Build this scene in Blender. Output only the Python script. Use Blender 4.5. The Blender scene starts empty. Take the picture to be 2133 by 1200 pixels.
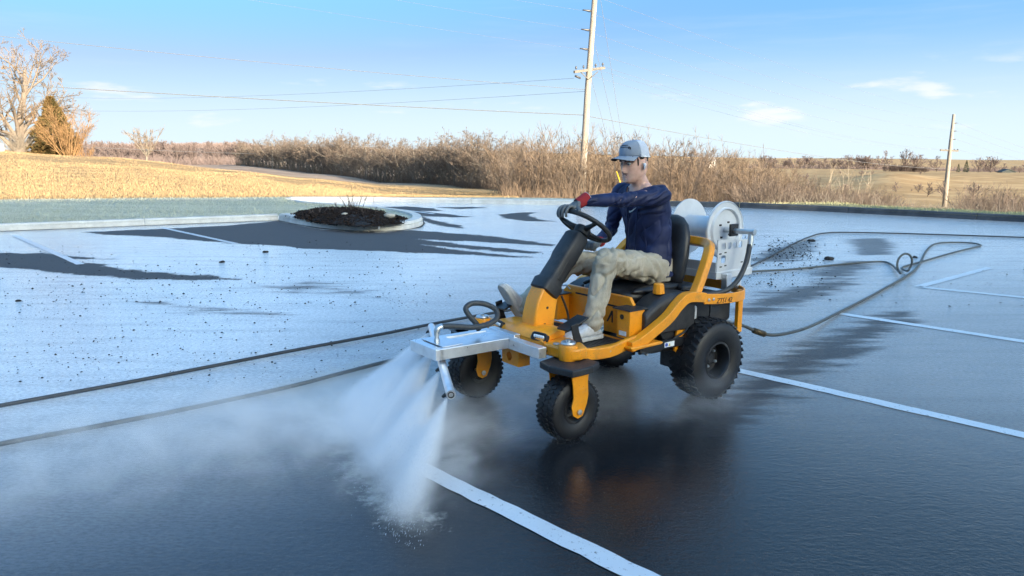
import bpy, bmesh, math, random
import numpy as np
from mathutils import Vector, Matrix, noise
from mathutils.geometry import delaunay_2d_cdt
rnd = random.Random(7)
sc = bpy.context.scene
C = sc.collection
PI = math.pi
# ------------------------------------------------------------------ camera
CAM_H = 1.58
F_PX, CX, CY = 1540.0, 1066.5, 600.0
PITCH = math.atan(282 / 1540)
cd = bpy.data.cameras.new('camera')
cam = bpy.data.objects.new('camera', cd); C.objects.link(cam)
cam.location = (0, 0, CAM_H); cam.rotation_euler = (PI / 2 - PITCH, 0, 0)
cd.sensor_width = 36; cd.lens = 36 * F_PX / 2133; cd.clip_start = 0.05; cd.clip_end = 6000
sc.camera = cam
# ------------------------------------------------------------------ sky, sun, exposure
SUN_EL = math.radians(10.5); SUN_AZ = math.radians(143.13)
sun_to = Vector((math.sin(SUN_AZ) * math.cos(SUN_EL), math.cos(SUN_AZ) * math.cos(SUN_EL), math.sin(SUN_EL)))
w = bpy.data.worlds.new('World'); sc.world = w; w.use_nodes = True
nt = w.node_tree; bg = nt.nodes['Background']
sky = nt.nodes.new('ShaderNodeTexSky'); sky.sky_type = 'NISHITA'; sky.sun_disc = False
sky.sun_elevation = SUN_EL; sky.sun_rotation = SUN_AZ
sky.air_density = 1.0; sky.dust_density = 9.0; sky.ozone_density = 1.2; sky.altitude = 250
hsv = nt.nodes.new('ShaderNodeHueSaturation'); hsv.inputs['Saturation'].default_value = 1.15
_tn = nt.nodes.new('ShaderNodeMix'); _tn.data_type = 'RGBA'; _tn.blend_type = 'MULTIPLY'; _tn.inputs['Factor'].default_value = 1   # cool white balance
nt.links.new(sky.outputs[0], _tn.inputs['A']); _tn.inputs['B'].default_value = (.53, .70, .95, 1); nt.links.new(_tn.outputs['Result'], hsv.inputs['Color'])
# pale low haze all round the horizon
_tc0 = nt.nodes.new('ShaderNodeTexCoord'); _sp0 = nt.nodes.new('ShaderNodeSeparateXYZ'); nt.links.new(_tc0.outputs['Generated'], _sp0.inputs[0])
_mr = nt.nodes.new('ShaderNodeMapRange'); _mr.interpolation_type = 'SMOOTHERSTEP'; nt.links.new(_sp0.outputs[2], _mr.inputs[0])
for i_, q_ in ((1, -.01), (2, .20), (3, .92), (4, 0.0)): _mr.inputs[i_].default_value = q_
_hz = nt.nodes.new('ShaderNodeMix'); _hz.data_type = 'RGBA'
nt.links.new(_mr.outputs[0], _hz.inputs['Factor']); _lt = nt.nodes.new('ShaderNodeMix'); _lt.data_type = 'RGBA'; _lt.blend_type = 'LIGHTEN'; _lt.inputs['Factor'].default_value = 1   # floor under the upper sky, added to lift fill light in the shade
nt.links.new(hsv.outputs[0], _lt.inputs['A']); _lt.inputs['B'].default_value = (.42, .98, 1.75, 1)
nt.links.new(_lt.outputs['Result'], _hz.inputs['A']); _hz.inputs['B'].default_value = (1.47, 1.73, 1.86, 1)
# thin fair-weather clouds, a function of the view direction only
tc = nt.nodes.new('ShaderNodeTexCoord')
def wnode(t, **k):
    n = nt.nodes.new(t)
    for a, b in k.items(): setattr(n, a, b)
    return n
def wmath(op, a, b=None, c=None, clamp=False):
    n = wnode('ShaderNodeMath', operation=op); n.use_clamp = clamp
    for i, q in enumerate((a, b, c)):
        if q is None: continue
        if isinstance(q, (int, float)): n.inputs[i].default_value = q
        else: nt.links.new(q, n.inputs[i])
    return n.outputs[0]
def wramp(x, a, b):
    n = wnode('ShaderNodeMapRange'); n.interpolation_type = 'SMOOTHSTEP'
    nt.links.new(x, n.inputs[0]); n.inputs[1].default_value = a; n.inputs[2].default_value = b
    return n.outputs[0]
sep = wnode('ShaderNodeSeparateXYZ'); nt.links.new(tc.outputs['Generated'], sep.inputs[0])
def wnoise(sx, sz, off, detail, rough):
    mp = wnode('ShaderNodeMapping'); nt.links.new(tc.outputs['Generated'], mp.inputs[0])
    mp.inputs['Scale'].default_value = (sx, sx, sz); mp.inputs['Location'].default_value = off
    n = wnode('ShaderNodeTexNoise'); nt.links.new(mp.outputs[0], n.inputs['Vector'])
    n.inputs['Scale'].default_value = 1; n.inputs['Detail'].default_value = detail; n.inputs['Roughness'].default_value = rough
    return n.outputs[0]
cum = wramp(wnoise(7, 34, (2.3, 4.7, 1.2), 6, .55), .575, .72)
cum = wmath('MULTIPLY', cum, wmath('MULTIPLY', wramp(sep.outputs[2], .012, .04), wramp(sep.outputs[2], .13, .06)))
cirrus = wramp(wnoise(2.2, 26, (.7, 5.3, 2.2), 5, .6), .5, .8)
cirrus = wmath('MULTIPLY', cirrus, wmath('MULTIPLY', wramp(sep.outputs[2], .0, .08), wramp(sep.outputs[2], .5, .15)))
cl = wmath('MAXIMUM', wmath('MULTIPLY', cum, .8), wmath('MULTIPLY', cirrus, .16), clamp=True)
mixc = wnode('ShaderNodeMix', data_type='RGBA')
nt.links.new(cl, mixc.inputs['Factor']); nt.links.new(_hz.outputs['Result'], mixc.inputs['A'])
mixc.inputs['B'].default_value = (1.75, 1.78, 1.85, 1)
nt.links.new(mixc.outputs['Result'], bg.inputs[0]); bg.inputs[1].default_value = 0.075
sd = bpy.data.lights.new('sun', 'SUN'); sd.energy = 2.0; sd.angle = math.radians(.55); sd.color = (1, .82, .61)
sun = bpy.data.objects.new('sun', sd); C.objects.link(sun)
sun.rotation_euler = sun_to.to_track_quat('Z', 'Y').to_euler(); sun.location = sun_to * 200
sc.view_settings.view_transform = 'Standard'; sc.view_settings.look = 'None'
sc.view_settings.exposure = 2.98; sc.view_settings.gamma = 1; sc.view_settings.use_curve_mapping = False
cy = sc.cycles
cy.max_bounces = 6; cy.diffuse_bounces = 3; cy.glossy_bounces = 3; cy.transmission_bounces = 4; cy.transparent_max_bounces = 12; cy.volume_bounces = 8
cy.caustics_reflective = False; cy.caustics_refractive = False
cy.use_denoising = True; cy.sample_clamp_indirect = 4
try: cy.denoiser = 'OPENIMAGEDENOISE'
except Exception: pass
cy.volume_step_rate = 2.0; cy.volume_max_steps = 96

# ------------------------------------------------------------------ measuring helpers (survey of the place)
def ray(x, y):
    a = (x - CX) / F_PX; b = -(y - CY) / F_PX
    return (a, math.cos(PITCH) + b * math.sin(PITCH), -math.sin(PITCH) + b * math.cos(PITCH))
def gp(x, y, z=0.0):
    r = ray(x, y); t = (z - CAM_H) / r[2]
    return Vector((r[0] * t, r[1] * t, z))
def at(x, y, Y):
    r = ray(x, y); t = Y / r[1]
    return Vector((r[0] * t, Y, CAM_H + r[2] * t))
# ------------------------------------------------------------------ mesh helpers
def frame_of(d):
    d = d.normalized()
    a = Vector((0, 0, 1)) if abs(d.z) < .9 else Vector((1, 0, 0))
    u = d.cross(a).normalized(); return u, u.cross(d).normalized()
class MB:
    def __init__(s): s.v = []; s.f = []
    def quadring(s, a, b, n):
        for i in range(n):
            j = (i + 1) % n; s.f.append((a + i, a + j, b + j, b + i))
    def box(s, c, size, rot=None):
        c = Vector(c); o = len(s.v)
        for x in (-.5, .5):
            for y in (-.5, .5):
                for z in (-.5, .5):
                    p = Vector((x * size[0], y * size[1], z * size[2]))
                    if rot is not None: p = rot @ p
                    s.v.append(c + p)
        for q in ((0, 1, 3, 2), (4, 6, 7, 5), (0, 4, 5, 1), (2, 3, 7, 6), (0, 2, 6, 4), (1, 5, 7, 3)):
            s.f.append(tuple(o + k for k in q))
        return s
    def tube(s, pts, r, n=8, closed=False, cap=True, flat=None):
        pts = [Vector(p) for p in pts]; m = len(pts)
        rs = r if isinstance(r, (list, tuple)) else [r] * m
        u = None; rings = []
        for i in range(m):
            if closed: d = pts[(i + 1) % m] - pts[i - 1]
            else: d = pts[min(i + 1, m - 1)] - pts[max(i - 1, 0)]
            if d.length < 1e-9: d = Vector((0, 0, 1))
            d.normalize()
            if u is None: u, _ = frame_of(d)
            else:
                u = u - d * u.dot(d)
                if u.length < 1e-6: u, _ = frame_of(d)
                u.normalize()
            w_ = d.cross(u); o = len(s.v); rings.append(o)
            for k in range(n):
                a = 2 * PI * k / n
                s.v.append(pts[i] + (u * math.cos(a) + w_ * math.sin(a)) * rs[i])
        for i in range(m - 1): s.quadring(rings[i], rings[i + 1], n)
        if closed: s.quadring(rings[-1], rings[0], n)
        elif cap:
            s.f.append(tuple(rings[0] + k for k in reversed(range(n)))); s.f.append(tuple(rings[-1] + k for k in range(n)))
        return s
    def loft(s, rings, cap=True, closed_ring=True):
        o = []; n = len(rings[0])
        for r in rings:
            o.append(len(s.v)); s.v.extend(Vector(p) for p in r)
        for i in range(len(o) - 1):
            for k in range(n if closed_ring else n - 1):
                j = (k + 1) % n; s.f.append((o[i] + k, o[i] + j, o[i + 1] + j, o[i + 1] + k))
        if cap:
            s.f.append(tuple(o[0] + k for k in reversed(range(n)))); s.f.append(tuple(o[-1] + k for k in range(n)))
        return s
    def lathe(s, prof, n, c=(0, 0, 0), axis=(0, 0, 1), cap=False):
        c = Vector(c); ax = Vector(axis).normalized(); u, w_ = frame_of(ax); rings = []
        for r, z in prof:
            rings.append([c + ax * z + (u * math.cos(2 * PI * k / n) + w_ * math.sin(2 * PI * k / n)) * r for k in range(n)])
        return s.loft(rings, cap)
    def prism(s, poly, a, b, fn):
        n = len(poly); o = len(s.v)
        s.v += [Vector(fn(p[0], p[1], a)) for p in poly] + [Vector(fn(p[0], p[1], b)) for p in poly]
        s.f.append(tuple(o + k for k in reversed(range(n)))); s.f.append(tuple(o + n + k for k in range(n)))
        for k in range(n):
            j = (k + 1) % n; s.f.append((o + k, o + j, o + n + j, o + n + k))
        return s
    def ball(s, c, r, nu=12, nv=8, rot=None):
        c = Vector(c); r = Vector(r) if not isinstance(r, (int, float)) else Vector((r, r, r)); rings = []
        for i in range(1, nv):
            t = PI * i / nv; ring = []
            for k in range(nu):
                a = 2 * PI * k / nu
                p = Vector((r.x * math.sin(t) * math.cos(a), r.y * math.sin(t) * math.sin(a), -r.z * math.cos(t)))
                if rot is not None: p = rot @ p
                ring.append(c + p)
            rings.append(ring)
        return s.loft(rings, True)
    def mesh(s, name):
        me = bpy.data.meshes.new(name); me.from_pydata([tuple(p) for p in s.v], [], s.f); me.update(); return me
    def build(s, name, m, parent=None, smooth=False, bevel=0, seg=2, subsurf=0, autos=None):
        me = s.mesh(name)
        bm = bmesh.new(); bm.from_mesh(me); bmesh.ops.recalc_face_normals(bm, faces=bm.faces); bm.to_mesh(me); bm.free()
        return put(name, me, m, parent, smooth, bevel, seg, subsurf, autos)
def put(name, me, m, parent=None, smooth=False, bevel=0, seg=2, subsurf=0, autos=None):
    if smooth or autos:
        me.polygons.foreach_set('use_smooth', [True] * len(me.polygons))
        if autos: me.set_sharp_from_angle(angle=math.radians(autos))
    if m is not None: me.materials.append(m)
    o = bpy.data.objects.new(name, me); C.objects.link(o)
    if parent is not None: o.parent = parent
    if bevel:
        b = o.modifiers.new('bevel', 'BEVEL'); b.width = bevel; b.segments = seg; b.limit_method = 'ANGLE'; b.angle_limit = math.radians(35)
    if subsurf:
        b = o.modifiers.new('sub', 'SUBSURF'); b.levels = subsurf; b.render_levels = subsurf
    return o
def tag(o, label=None, cat=None, group=None, kind=None):
    for k, q in (('label', label), ('category', cat), ('group', group), ('kind', kind)):
        if q: o[k] = q
    return o
def empty(name, loc=(0, 0, 0), rz=0, label=None, cat=None, group=None, kind=None, parent=None):
    o = bpy.data.objects.new(name, None); C.objects.link(o); o.location = loc; o.rotation_euler = (0, 0, rz); o.empty_display_size = .2
    if parent is not None: o.parent = parent
    return tag(o, label, cat, group, kind)
def copy_tree(o, parent=None):
    c = o.copy(); C.objects.link(c); c.parent = parent
    for ch in o.children: copy_tree(ch, c)
    return c
# ------------------------------------------------------------------ materials
class NT:
    def __init__(s, name):
        s.m = bpy.data.materials.new(name); s.m.use_nodes = True; s.t = s.m.node_tree
        s.b = s.t.nodes['Principled BSDF']; s.out = s.t.nodes['Material Output']
    def n(s, t, ins=None, **k):
        q = s.t.nodes.new(t)
        for a, b in k.items(): setattr(q, a, b)
        for a, b in (ins or {}).items(): s.set(q.inputs[a], b)
        return q
    def set(s, sock, val):
        if isinstance(val, bpy.types.NodeSocket): s.t.links.new(val, sock)
        elif isinstance(val, (tuple, list)) and len(val) == 3 and sock.type == 'RGBA': sock.default_value = (*val, 1)
        else: sock.default_value = val
    def coord(s, kind='Object'): return s.n('ShaderNodeTexCoord').outputs[kind]
    def pos(s): return s.n('ShaderNodeNewGeometry').outputs['Position']
    def map(s, vec, scale=(1, 1, 1), rot=(0, 0, 0), loc=(0, 0, 0)):
        return s.n('ShaderNodeMapping', {'Vector': vec, 'Scale': scale, 'Rotation': rot, 'Location': loc}).outputs[0]
    def noise(s, vec, scale, detail=3, rough=.55, dist=0):
        return s.n('ShaderNodeTexNoise', {'Vector': vec, 'Scale': scale, 'Detail': detail, 'Roughness': rough, 'Distortion': dist}).outputs[0]
    def vor(s, vec, scale, feature='F1', out='Distance'):
        return s.n('ShaderNodeTexVoronoi', {'Vector': vec, 'Scale': scale}, feature=feature).outputs[out]
    def math(s, op, a, b=0.0, c=0.0, clamp=False):
        q = s.n('ShaderNodeMath', {0: a, 1: b, 2: c}, operation=op); q.use_clamp = clamp; return q.outputs[0]
    def ramp(s, x, a, b, lo=0.0, hi=1.0, smooth=True):
        q = s.n('ShaderNodeMapRange', {0: x, 1: a, 2: b, 3: lo, 4: hi}); q.interpolation_type = 'SMOOTHSTEP' if smooth else 'LINEAR'; return q.outputs[0]
    def mix(s, f, a, b, blend='MIX'):
        q = s.n('ShaderNodeMix', data_type='RGBA', blend_type=blend); s.set(q.inputs['Factor'], f); s.set(q.inputs['A'], a); s.set(q.inputs['B'], b); return q.outputs['Result']
    def attr(s, name, out='Fac'): return s.n('ShaderNodeAttribute', attribute_name=name).outputs[out]
    def bump(s, h, strength=.3, dist=.01, normal=None):
        q = s.n('ShaderNodeBump', {'Height': h, 'Strength': strength, 'Distance': dist})
        if normal is not None: s.set(q.inputs['Normal'], normal)
        return q.outputs[0]
    def final(s, **k):
        for a, b in k.items(): s.set(s.b.inputs[a.replace('_', ' ')], b)
        return s.m
_mc = {}
def simple(name, col, rough=.5, metal=0, var=.12, nscale=30, bump=0, bdist=.003, dirt=None, dirt_amt=.4, coat=0, spec=.5, dscale=6):
    """plain painted / plastic / metal surface with uneven tone, grime and fine relief"""
    if name in _mc: return _mc[name]
    t = NT(name); c = t.coord()
    n1 = t.noise(c, nscale, 4, .6)
    lo = tuple(x * (1 - var) for x in col); hi = tuple(min(1, x * (1 + var)) for x in col)
    base = t.mix(t.ramp(n1, .3, .7), lo, hi)
    if dirt:
        n2 = t.noise(c, dscale, 6, .7)
        base = t.mix(t.math('MULTIPLY', t.ramp(n2, .48, .72), dirt_amt), base, dirt)
    k = dict(Base_Color=base, Roughness=t.ramp(n1, .2, .8, max(0, rough - .08), min(1, rough + .1)), Metallic=metal, Coat_Weight=coat, Coat_Roughness=.12)
    k['Specular_IOR_Level'] = spec
    for a, b in k.items(): t.set(t.b.inputs[a.replace('_', ' ') if a != 'Specular_IOR_Level' else 'Specular IOR Level'], b)
    if bump:
        t.set(t.b.inputs['Normal'], t.bump(t.noise(c, nscale * 3, 4, .6), bump, bdist))
    _mc[name] = t.m; return t.m
# ================================================================== the ground
HORPX = F_PX / math.cos(PITCH)
def zy(Y, ypix): return CAM_H - Y * (ypix - 318.0) / HORPX
COLS = [
 (-900, [(6,.14),(22,1.2),(50,4.2),(70,4.6),(140,3),(400,2),(900,6),(2500,10)]),
 (-400, [(10,.14),(20,.5),(50,2.6),(70,3.0),(140,2),(400,0),(900,4),(2500,8)]),
 (0,   [(15,.14),(19.5,.22),(40,.95),(55,1.5),(70,1.85),(85,1.8),(120,.6),(300,-4),(600,zy(600,318)),(2500,6)]),
 (190, [(16,.14),(20.5,.2),(40,.62),(55,.95),(68,1.19),(85,1.05),(130,-.4),(300,-3.2),(420,-4.5),(900,zy(900,309)),(2500,zy(2500,304))]),
 (500, [(16,.14),(24,.14),(40,.13),(62,.07),(80,-.5),(110,-1.3),(150,zy(150,352)),(235,zy(235,345)),(420,-5),(900,zy(900,306)),(2500,zy(2500,303))]),
 (640, [(16,.14),(24.5,.14),(40,-.2),(60,-.62),(100,-1.8),(180,zy(180,360)),(400,-5),(900,-4),(2500,zy(2500,306))]),
 (800, [(16,.14),(24.5,.14),(40,-.64),(55,-1.13),(85,-2.2),(130,zy(130,381)),(300,-5),(900,-6),(2500,zy(2500,310))]),
 (1040,[(23,.14),(24.3,.14),(32,-.35),(50,-1.2),(80,zy(80,398)),(150,-4),(900,-8),(2500,zy(2500,314))]),
 (1300,[(22,.14),(24,.12),(28,-.2),(38,-1.0),(50,-1.7),(80,-3),(150,-5),(500,zy(500,345)),(900,-10),(2500,-14)]),
 (1560,[(20,.14),(21.6,.15),(30,-.9),(50,-2.2),(90,-4.6),(160,-6.2),(230,zy(230,372)),(300,-7),(500,zy(500,350)),(900,zy(900,344)),(2500,zy(2500,330))]),
 (1650,[(19,.14),(21.2,.17),(28,-.7),(50,-2.3),(100,-5.4),(160,-6.8),(230,zy(230,380)),(290,-8),(480,zy(480,351)),(900,zy(900,345)),(2500,zy(2500,330))]),
 (1750,[(18,.14),(20.8,.2),(26,-.4),(50,-2.5),(110,-6),(160,-6.3),(230,zy(230,370)),(280,-6.6),(480,zy(480,352)),(900,zy(900,346)),(2500,zy(2500,330))]),
 (1850,[(17.2,.14),(20,.16),(25,-.4),(50,-2.6),(110,-6),(150,-5.7),(205,zy(205,357)),(260,-6.6),(330,zy(330,356)),(480,zy(480,354)),(900,zy(900,348)),(2500,zy(2500,331))]),
 (1980,[(16.6,.14),(19.2,.14),(24,-.45),(50,-2.8),(110,-6),(160,-6.0),(230,zy(230,364)),(280,-6),(480,zy(480,357)),(900,zy(900,350)),(2500,zy(2500,332))]),
 (2133,[(15.6,.14),(18,.14),(24,-.5),(50,-2.8),(110,-5.8),(160,-6.0),(230,zy(230,368)),(280,-6),(480,zy(480,360)),(900,zy(900,350)),(2500,zy(2500,334))]),
 (2700,[(8,.14),(15,.14),(24,-.6),(60,-3.5),(160,-6),(230,-5),(500,-9),(2500,-12)]),
 (4200,[(3,.14),(12,.14),(24,-.6),(60,-3.5),(160,-6),(230,-5),(500,-9),(2500,-12)])]
_cpx = np.array([c[0] for c in COLS], float)
def terrain_np(x, y):
    x = np.asarray(x, float); y = np.maximum(np.asarray(y, float), 2.0)
    px = np.clip(CX + x / y * HORPX, _cpx[0], _cpx[-1])
    H_ = np.stack([np.interp(y, [q[0] for q in c[1]], [q[1] for q in c[1]]) for c in COLS])
    i = np.clip(np.searchsorted(_cpx, px, side='left') - 1, 0, len(COLS) - 2)
    t_ = (px - _cpx[i]) / (_cpx[i + 1] - _cpx[i]); t_ = t_ * t_ * (3 - 2 * t_) * .5 + t_ * .5
    k = np.arange(len(px)); z = H_[i, k] * (1 - t_) + H_[i + 1, k] * t_
    amp = np.clip((y - 27) / 25, 0, 1)
    z += amp * (.07 * np.sin(x * .31 + 1.3 * np.sin(y * .17)) + .06 * np.sin(y * .23 + 1.7 * np.sin(x * .13 + 2)) + .02 * np.sin(x * 1.3 + y * .9) + .02 * np.sin(y * 1.7 - x * .7))
    return z
def terrain_z(x, y): return float(terrain_np([x], [y])[0])
# ---- shade: the store building stands behind the camera, its roof edge throws the lot into shade
BH, BY = 12.0, -30.3
PARA, PX0, PX1 = .85, 22.0, 46.0      # unseen roof step, added to shape the shadow edge
def in_shade(p):
    zz = p.z + (p.y - BY) / (.8 * math.cos(SUN_EL)) * math.sin(SUN_EL)
    xr = p.x + (p.y - BY) * .75
    return BH + PARA * min(1, max(0, (xr - PX0) / 11)) * (xr < PX1) - zz            # > 0: shaded
# ---- the outline of the lot (kerb line on the asphalt side)
LOT_PX = [(-420,503),(-200,491.5),(0,482),(200,474),(400,466),(560,460),(580,459.2),(592,461.5),(612,466),(640,471),(670,475),(700,478),(735,480.8),(770,482),(805,481.4),(835,479.6),(856,477),(870,473.5),(879,469.5),(882,465),(878,460),(866,455),(845,450),(800,443.5),(740,438.5),(680,434.5),(645,431.5),(622,427.5),(606,422.8),(608,420.2),(650,419.8),(780,420.6),(1040,425),(1200,427.5),(1400,430),(1540,433),(1620,436.5),(1700,440),(1850,448),(2000,456),(2133,463),(2400,480),(2800,508)]
LOT = [gp(*q).to_2d() for q in LOT_PX]
lot_poly = LOT + [Vector((40, 6)), Vector((60, -29)), Vector((-40, -29)), Vector((-34, 3))]
def inside(poly, X, Y):
    X = np.asarray(X, float); Y = np.asarray(Y, float); r = np.zeros(X.shape, bool); n = len(poly)
    for i in range(n):
        ax, ay = poly[i][0], poly[i][1]; bx, by = poly[(i + 1) % n][0], poly[(i + 1) % n][1]
        if ay == by: continue
        c = ((ay > Y) != (by > Y)) & (X < (bx - ax) * (Y - ay) / (by - ay) + ax); r ^= c
    return r
def sdist(poly, X, Y):
    d = np.full(X.shape, 1e9); n = len(poly)
    for i in range(n):
        ax, ay = poly[i][0], poly[i][1]; bx, by = poly[(i + 1) % n][0], poly[(i + 1) % n][1]
        ex, ey = bx - ax, by - ay; L = ex * ex + ey * ey + 1e-12
        t = np.clip(((X - ax) * ex + (Y - ay) * ey) / L, 0, 1)
        d = np.minimum(d, np.hypot(X - ax - t * ex, Y - ay - t * ey))
    return np.where(inside(poly, X, Y), d, -d)
# ---- asphalt sheet with a film of water; attributes say where it has dried and where the film is thin
xs = np.concatenate([[-46, -36, -28, -22, -18, -15, -13], np.arange(-12, 13.01, .075), [14, 16, 19, 23, 30, 40, 60]])
ys = np.concatenate([[-29.5, -20, -12, -6, -3, 0, 1], np.arange(1.5, 26.6, .075)])
GX, GY = np.meshgrid(xs, ys); nx, ny = len(xs), len(ys)
fx, fy = GX.ravel(), GY.ravel()
def pp(l): return [gp(*q).to_2d() for q in l]
DRY = [pp([(168,484),(300,478),(470,470),(582,460),(612,467),(660,476),(720,482),(790,484),(860,479),(905,483),(980,488),(1060,496),(1150,509),(1150,513),(1040,506),(960,503),(870,498),(960,509),(1060,518),(1135,526),(1100,529),(990,520),(880,510),(960,522),(1050,530),(1140,538),(1000,533),(900,529),(780,523),(640,518),(560,511),(480,507),(400,500),(300,492),(220,489)]),
       pp([(-120,526),(0,527),(90,527),(150,534),(240,541),(150,540),(155,548),(215,549),(240,558),(330,567),(420,573),(500,582),(440,584),(350,583),(250,579),(160,573),(80,565),(0,557),(-120,552)]),
       pp([(790,431),(850,430),(905,434),(920,440),(880,440),(930,446),(985,452),(940,453),(880,450),(900,458),(960,470),(968,477),(910,470),(884,462),(866,454),(840,448),(800,442)]),
       pp([(1040,447),(1075,443),(1118,442),(1100,449),(1130,458),(1160,462),(1100,461),(1050,455)]),
       pp([(905,432),(980,431),(1020,433),(960,436)])]
THIN = [pp([(1540,815),(1620,752),(1700,715),(1790,678),(1885,650),(1895,662),(1850,690),(1800,716),(1760,738),(1700,772),(1650,795),(1590,835),(1540,875),(1500,880)]),
        pp([(1540,650),(1600,615),(1700,590),(1775,582),(1740,606),(1660,630),(1580,655)]),
        pp([(1770,500),(1830,494),(1860,510),(1850,530),(1790,530),(1780,515)]),
        pp([(1690,570),(1750,548),(1800,545),(1775,575),(1720,582)]),
        pp([(1560,545),(1600,520),(1660,505),(1700,500),(1690,520),(1640,545)]),
        pp([(540,597),(640,583),(720,592),(800,617),(740,618),(660,607),(600,612)]),
        pp([(250,628),(330,622),(420,640),(560,648),(620,655),(540,662),(400,650)]),
        pp([(1000,930),(1100,860),(1250,850),(1400,840),(1500,850),(1540,900),(1530,1010),(1480,1080),(1400,1200),(1050,1200),(1150,1060),(950,960)])]
FROTH = [pp([(560,800),(650,775),(740,750),(800,745),(830,840),(790,930),(800,1000),(850,1060),(920,1075),(905,1098),(830,1092),(770,1050),(720,985),(690,930),(640,880),(580,850)])]
def field(polys, wdt):
    r = np.zeros(fx.shape)
    for i, P in enumerate(polys):
        r = np.maximum(r, np.clip(sdist(P, fx, fy) / wdt + .5, 0, 1))
    return r
dry = field(DRY, .75); thin = field(THIN[:5], .9); thin2 = field(THIN[5:7], 1.3); washed = field(THIN[7:], .8)
thin = np.maximum(thin, thin2 * .75); froth = field(FROTH, .45)
sst = lambda v, a_, b_: (lambda q: q * q * (3 - 2 * q))(np.clip((v - a_) / (b_ - a_), 0, 1))
soap = np.clip(.34 * sst(fy + .5 * np.abs(fx - .5), 3.4, 7.0) + .66 * sst(fy, 5.5, 13) + .72 * sst(-fx, -.3, 3.4) * sst(fy, 1.2, 6.0), 0, 1)  # pale sky glare put into the film colour, strongest left and far
keep = (sdist(lot_poly, fx, fy) > -.35).reshape(ny, nx)
lv = [(float(a), float(b), 0.0) for a, b in zip(fx, fy)]
lf = []
for j in range(ny - 1):
    for i in range(nx - 1):
        if keep[j, i] or keep[j + 1, i + 1]: lf.append((j * nx + i, j * nx + i + 1, (j + 1) * nx + i + 1, (j + 1) * nx + i))
me = bpy.data.meshes.new('parking_lot'); me.from_pydata(lv, [], lf); me.update()
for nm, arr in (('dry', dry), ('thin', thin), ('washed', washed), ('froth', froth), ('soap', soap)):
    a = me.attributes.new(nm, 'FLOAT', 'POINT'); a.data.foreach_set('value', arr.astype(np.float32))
t = NT('wet_asphalt'); p = t.pos()
nz1 = t.noise(p, 2.2, 4, .65); agg = t.vor(p, 62); agg2 = t.noise(p, 160, 3, .7)
d_ = t.math('ADD', t.attr('dry'), t.math('ADD', t.math('MULTIPLY', t.math('SUBTRACT', nz1, .5), .6), t.math('MULTIPLY', t.math('SUBTRACT', t.noise(t.map(p, (1, 2.2, 1)), 17, 4, .7), .5), .45)))
isdry = t.ramp(d_, .44, .57)
stre = t.noise(t.map(p, (.55, 2.6, 1), (0, 0, .25)), 2.4, 4, .68)
th = t.ramp(t.math('ADD', t.attr('thin'), t.math('MULTIPLY', t.math('SUBTRACT', stre, .5), 1.1)), .30, .62)
# run-off marks: silt carried by the water, drawn out along the fall of the lot
silt = t.ramp(t.noise(t.map(p, (.35, 1.5, 1), (0, 0, .35)), 1.1, 5, .6), .42, .7)
sw1 = t.noise(t.map(p, (.5, 3.2, 1), (0, 0, .28)), 1.6, 4, .66)
glare_mix = t.math('MULTIPLY', t.attr('soap'), t.math('SUBTRACT', 1.0, t.math('MULTIPLY', t.attr('washed'), .9)))
glare_mix = t.math('MULTIPLY', glare_mix, t.ramp(sw1, .25, .6, .78, 1.0))
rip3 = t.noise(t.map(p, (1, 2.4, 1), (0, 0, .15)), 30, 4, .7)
glare_mix = t.math('MULTIPLY', glare_mix, t.ramp(rip3, .30, .66, .60, 1.08))  # ripple glints painted into the glare as well
frm = t.ramp(t.math('ADD', t.attr('froth'), t.math('MULTIPLY', t.math('SUBTRACT', t.noise(p, 13, 5, .72), .5), 1.3)), .38, .80)
drycol = t.mix(t.ramp(agg2, .3, .7), (.062, .060, .062), (.115, .112, .115))
drycol = t.mix(t.ramp(nz1, .35, .7), drycol, (.085, .083, .087))
wetcol = t.mix(t.math('MULTIPLY', silt, .6), (.010, .011, .013), (.024, .026, .031)); wetcol = t.mix(t.math('MULTIPLY', t.ramp(agg2, .52, .75), .7), wetcol, (.05, .05, .052))
wetcol = t.mix(glare_mix, wetcol, (.90, .915, .92)); wetcol = t.mix(t.math('MULTIPLY', frm, .8), wetcol, (.46, .44, .40))
wetcol = t.mix(t.math('MULTIPLY', th, .75), wetcol, (.022, .022, .026))
col = t.mix(isdry, wetcol, drycol)
speck = t.ramp(t.vor(t.map(p, (1, 1, 1), (0, 0, .6)), 26), .05, .09, 1, 0)
col = t.mix(t.math('MULTIPLY', speck, .35), col, (.16, .15, .14))
film = t.math('MULTIPLY', t.math('SUBTRACT', 1.0, isdry), t.math('SUBTRACT', 1.0, t.math('MULTIPLY', th, .8)))
rip = t.noise(t.map(p, (1, 2.4, 1), (0, 0, .3)), 9, 4, .6, .4)
rip2 = t.noise(t.map(p, (1, 1.5, 1), (0, 0, .3)), 30, 5, .7, .5)
hgt = t.math('ADD', t.math('MULTIPLY', rip, 1.0), t.math('MULTIPLY', rip2, 1.1))
near = t.ramp(t.n('ShaderNodeSeparateXYZ', {0: p}).outputs[1], 4.2, 9.0, .30, .09)
calm = t.math('SUBTRACT', 1.0, t.math('MULTIPLY', t.attr('washed'), .72))
b1 = t.bump(hgt, t.math('MULTIPLY', near, calm), .010)
b2 = t.bump(t.math('ADD', agg, agg2), t.math('MULTIPLY', t.ramp(film, 0, 1, .6, .26), calm), .004, b1)
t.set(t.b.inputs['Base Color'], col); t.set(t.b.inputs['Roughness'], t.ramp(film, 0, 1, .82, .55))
t.set(t.b.inputs['Specular IOR Level'], t.ramp(film, 0, 1, .3, .05)); t.set(t.b.inputs['Normal'], b2)
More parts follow.
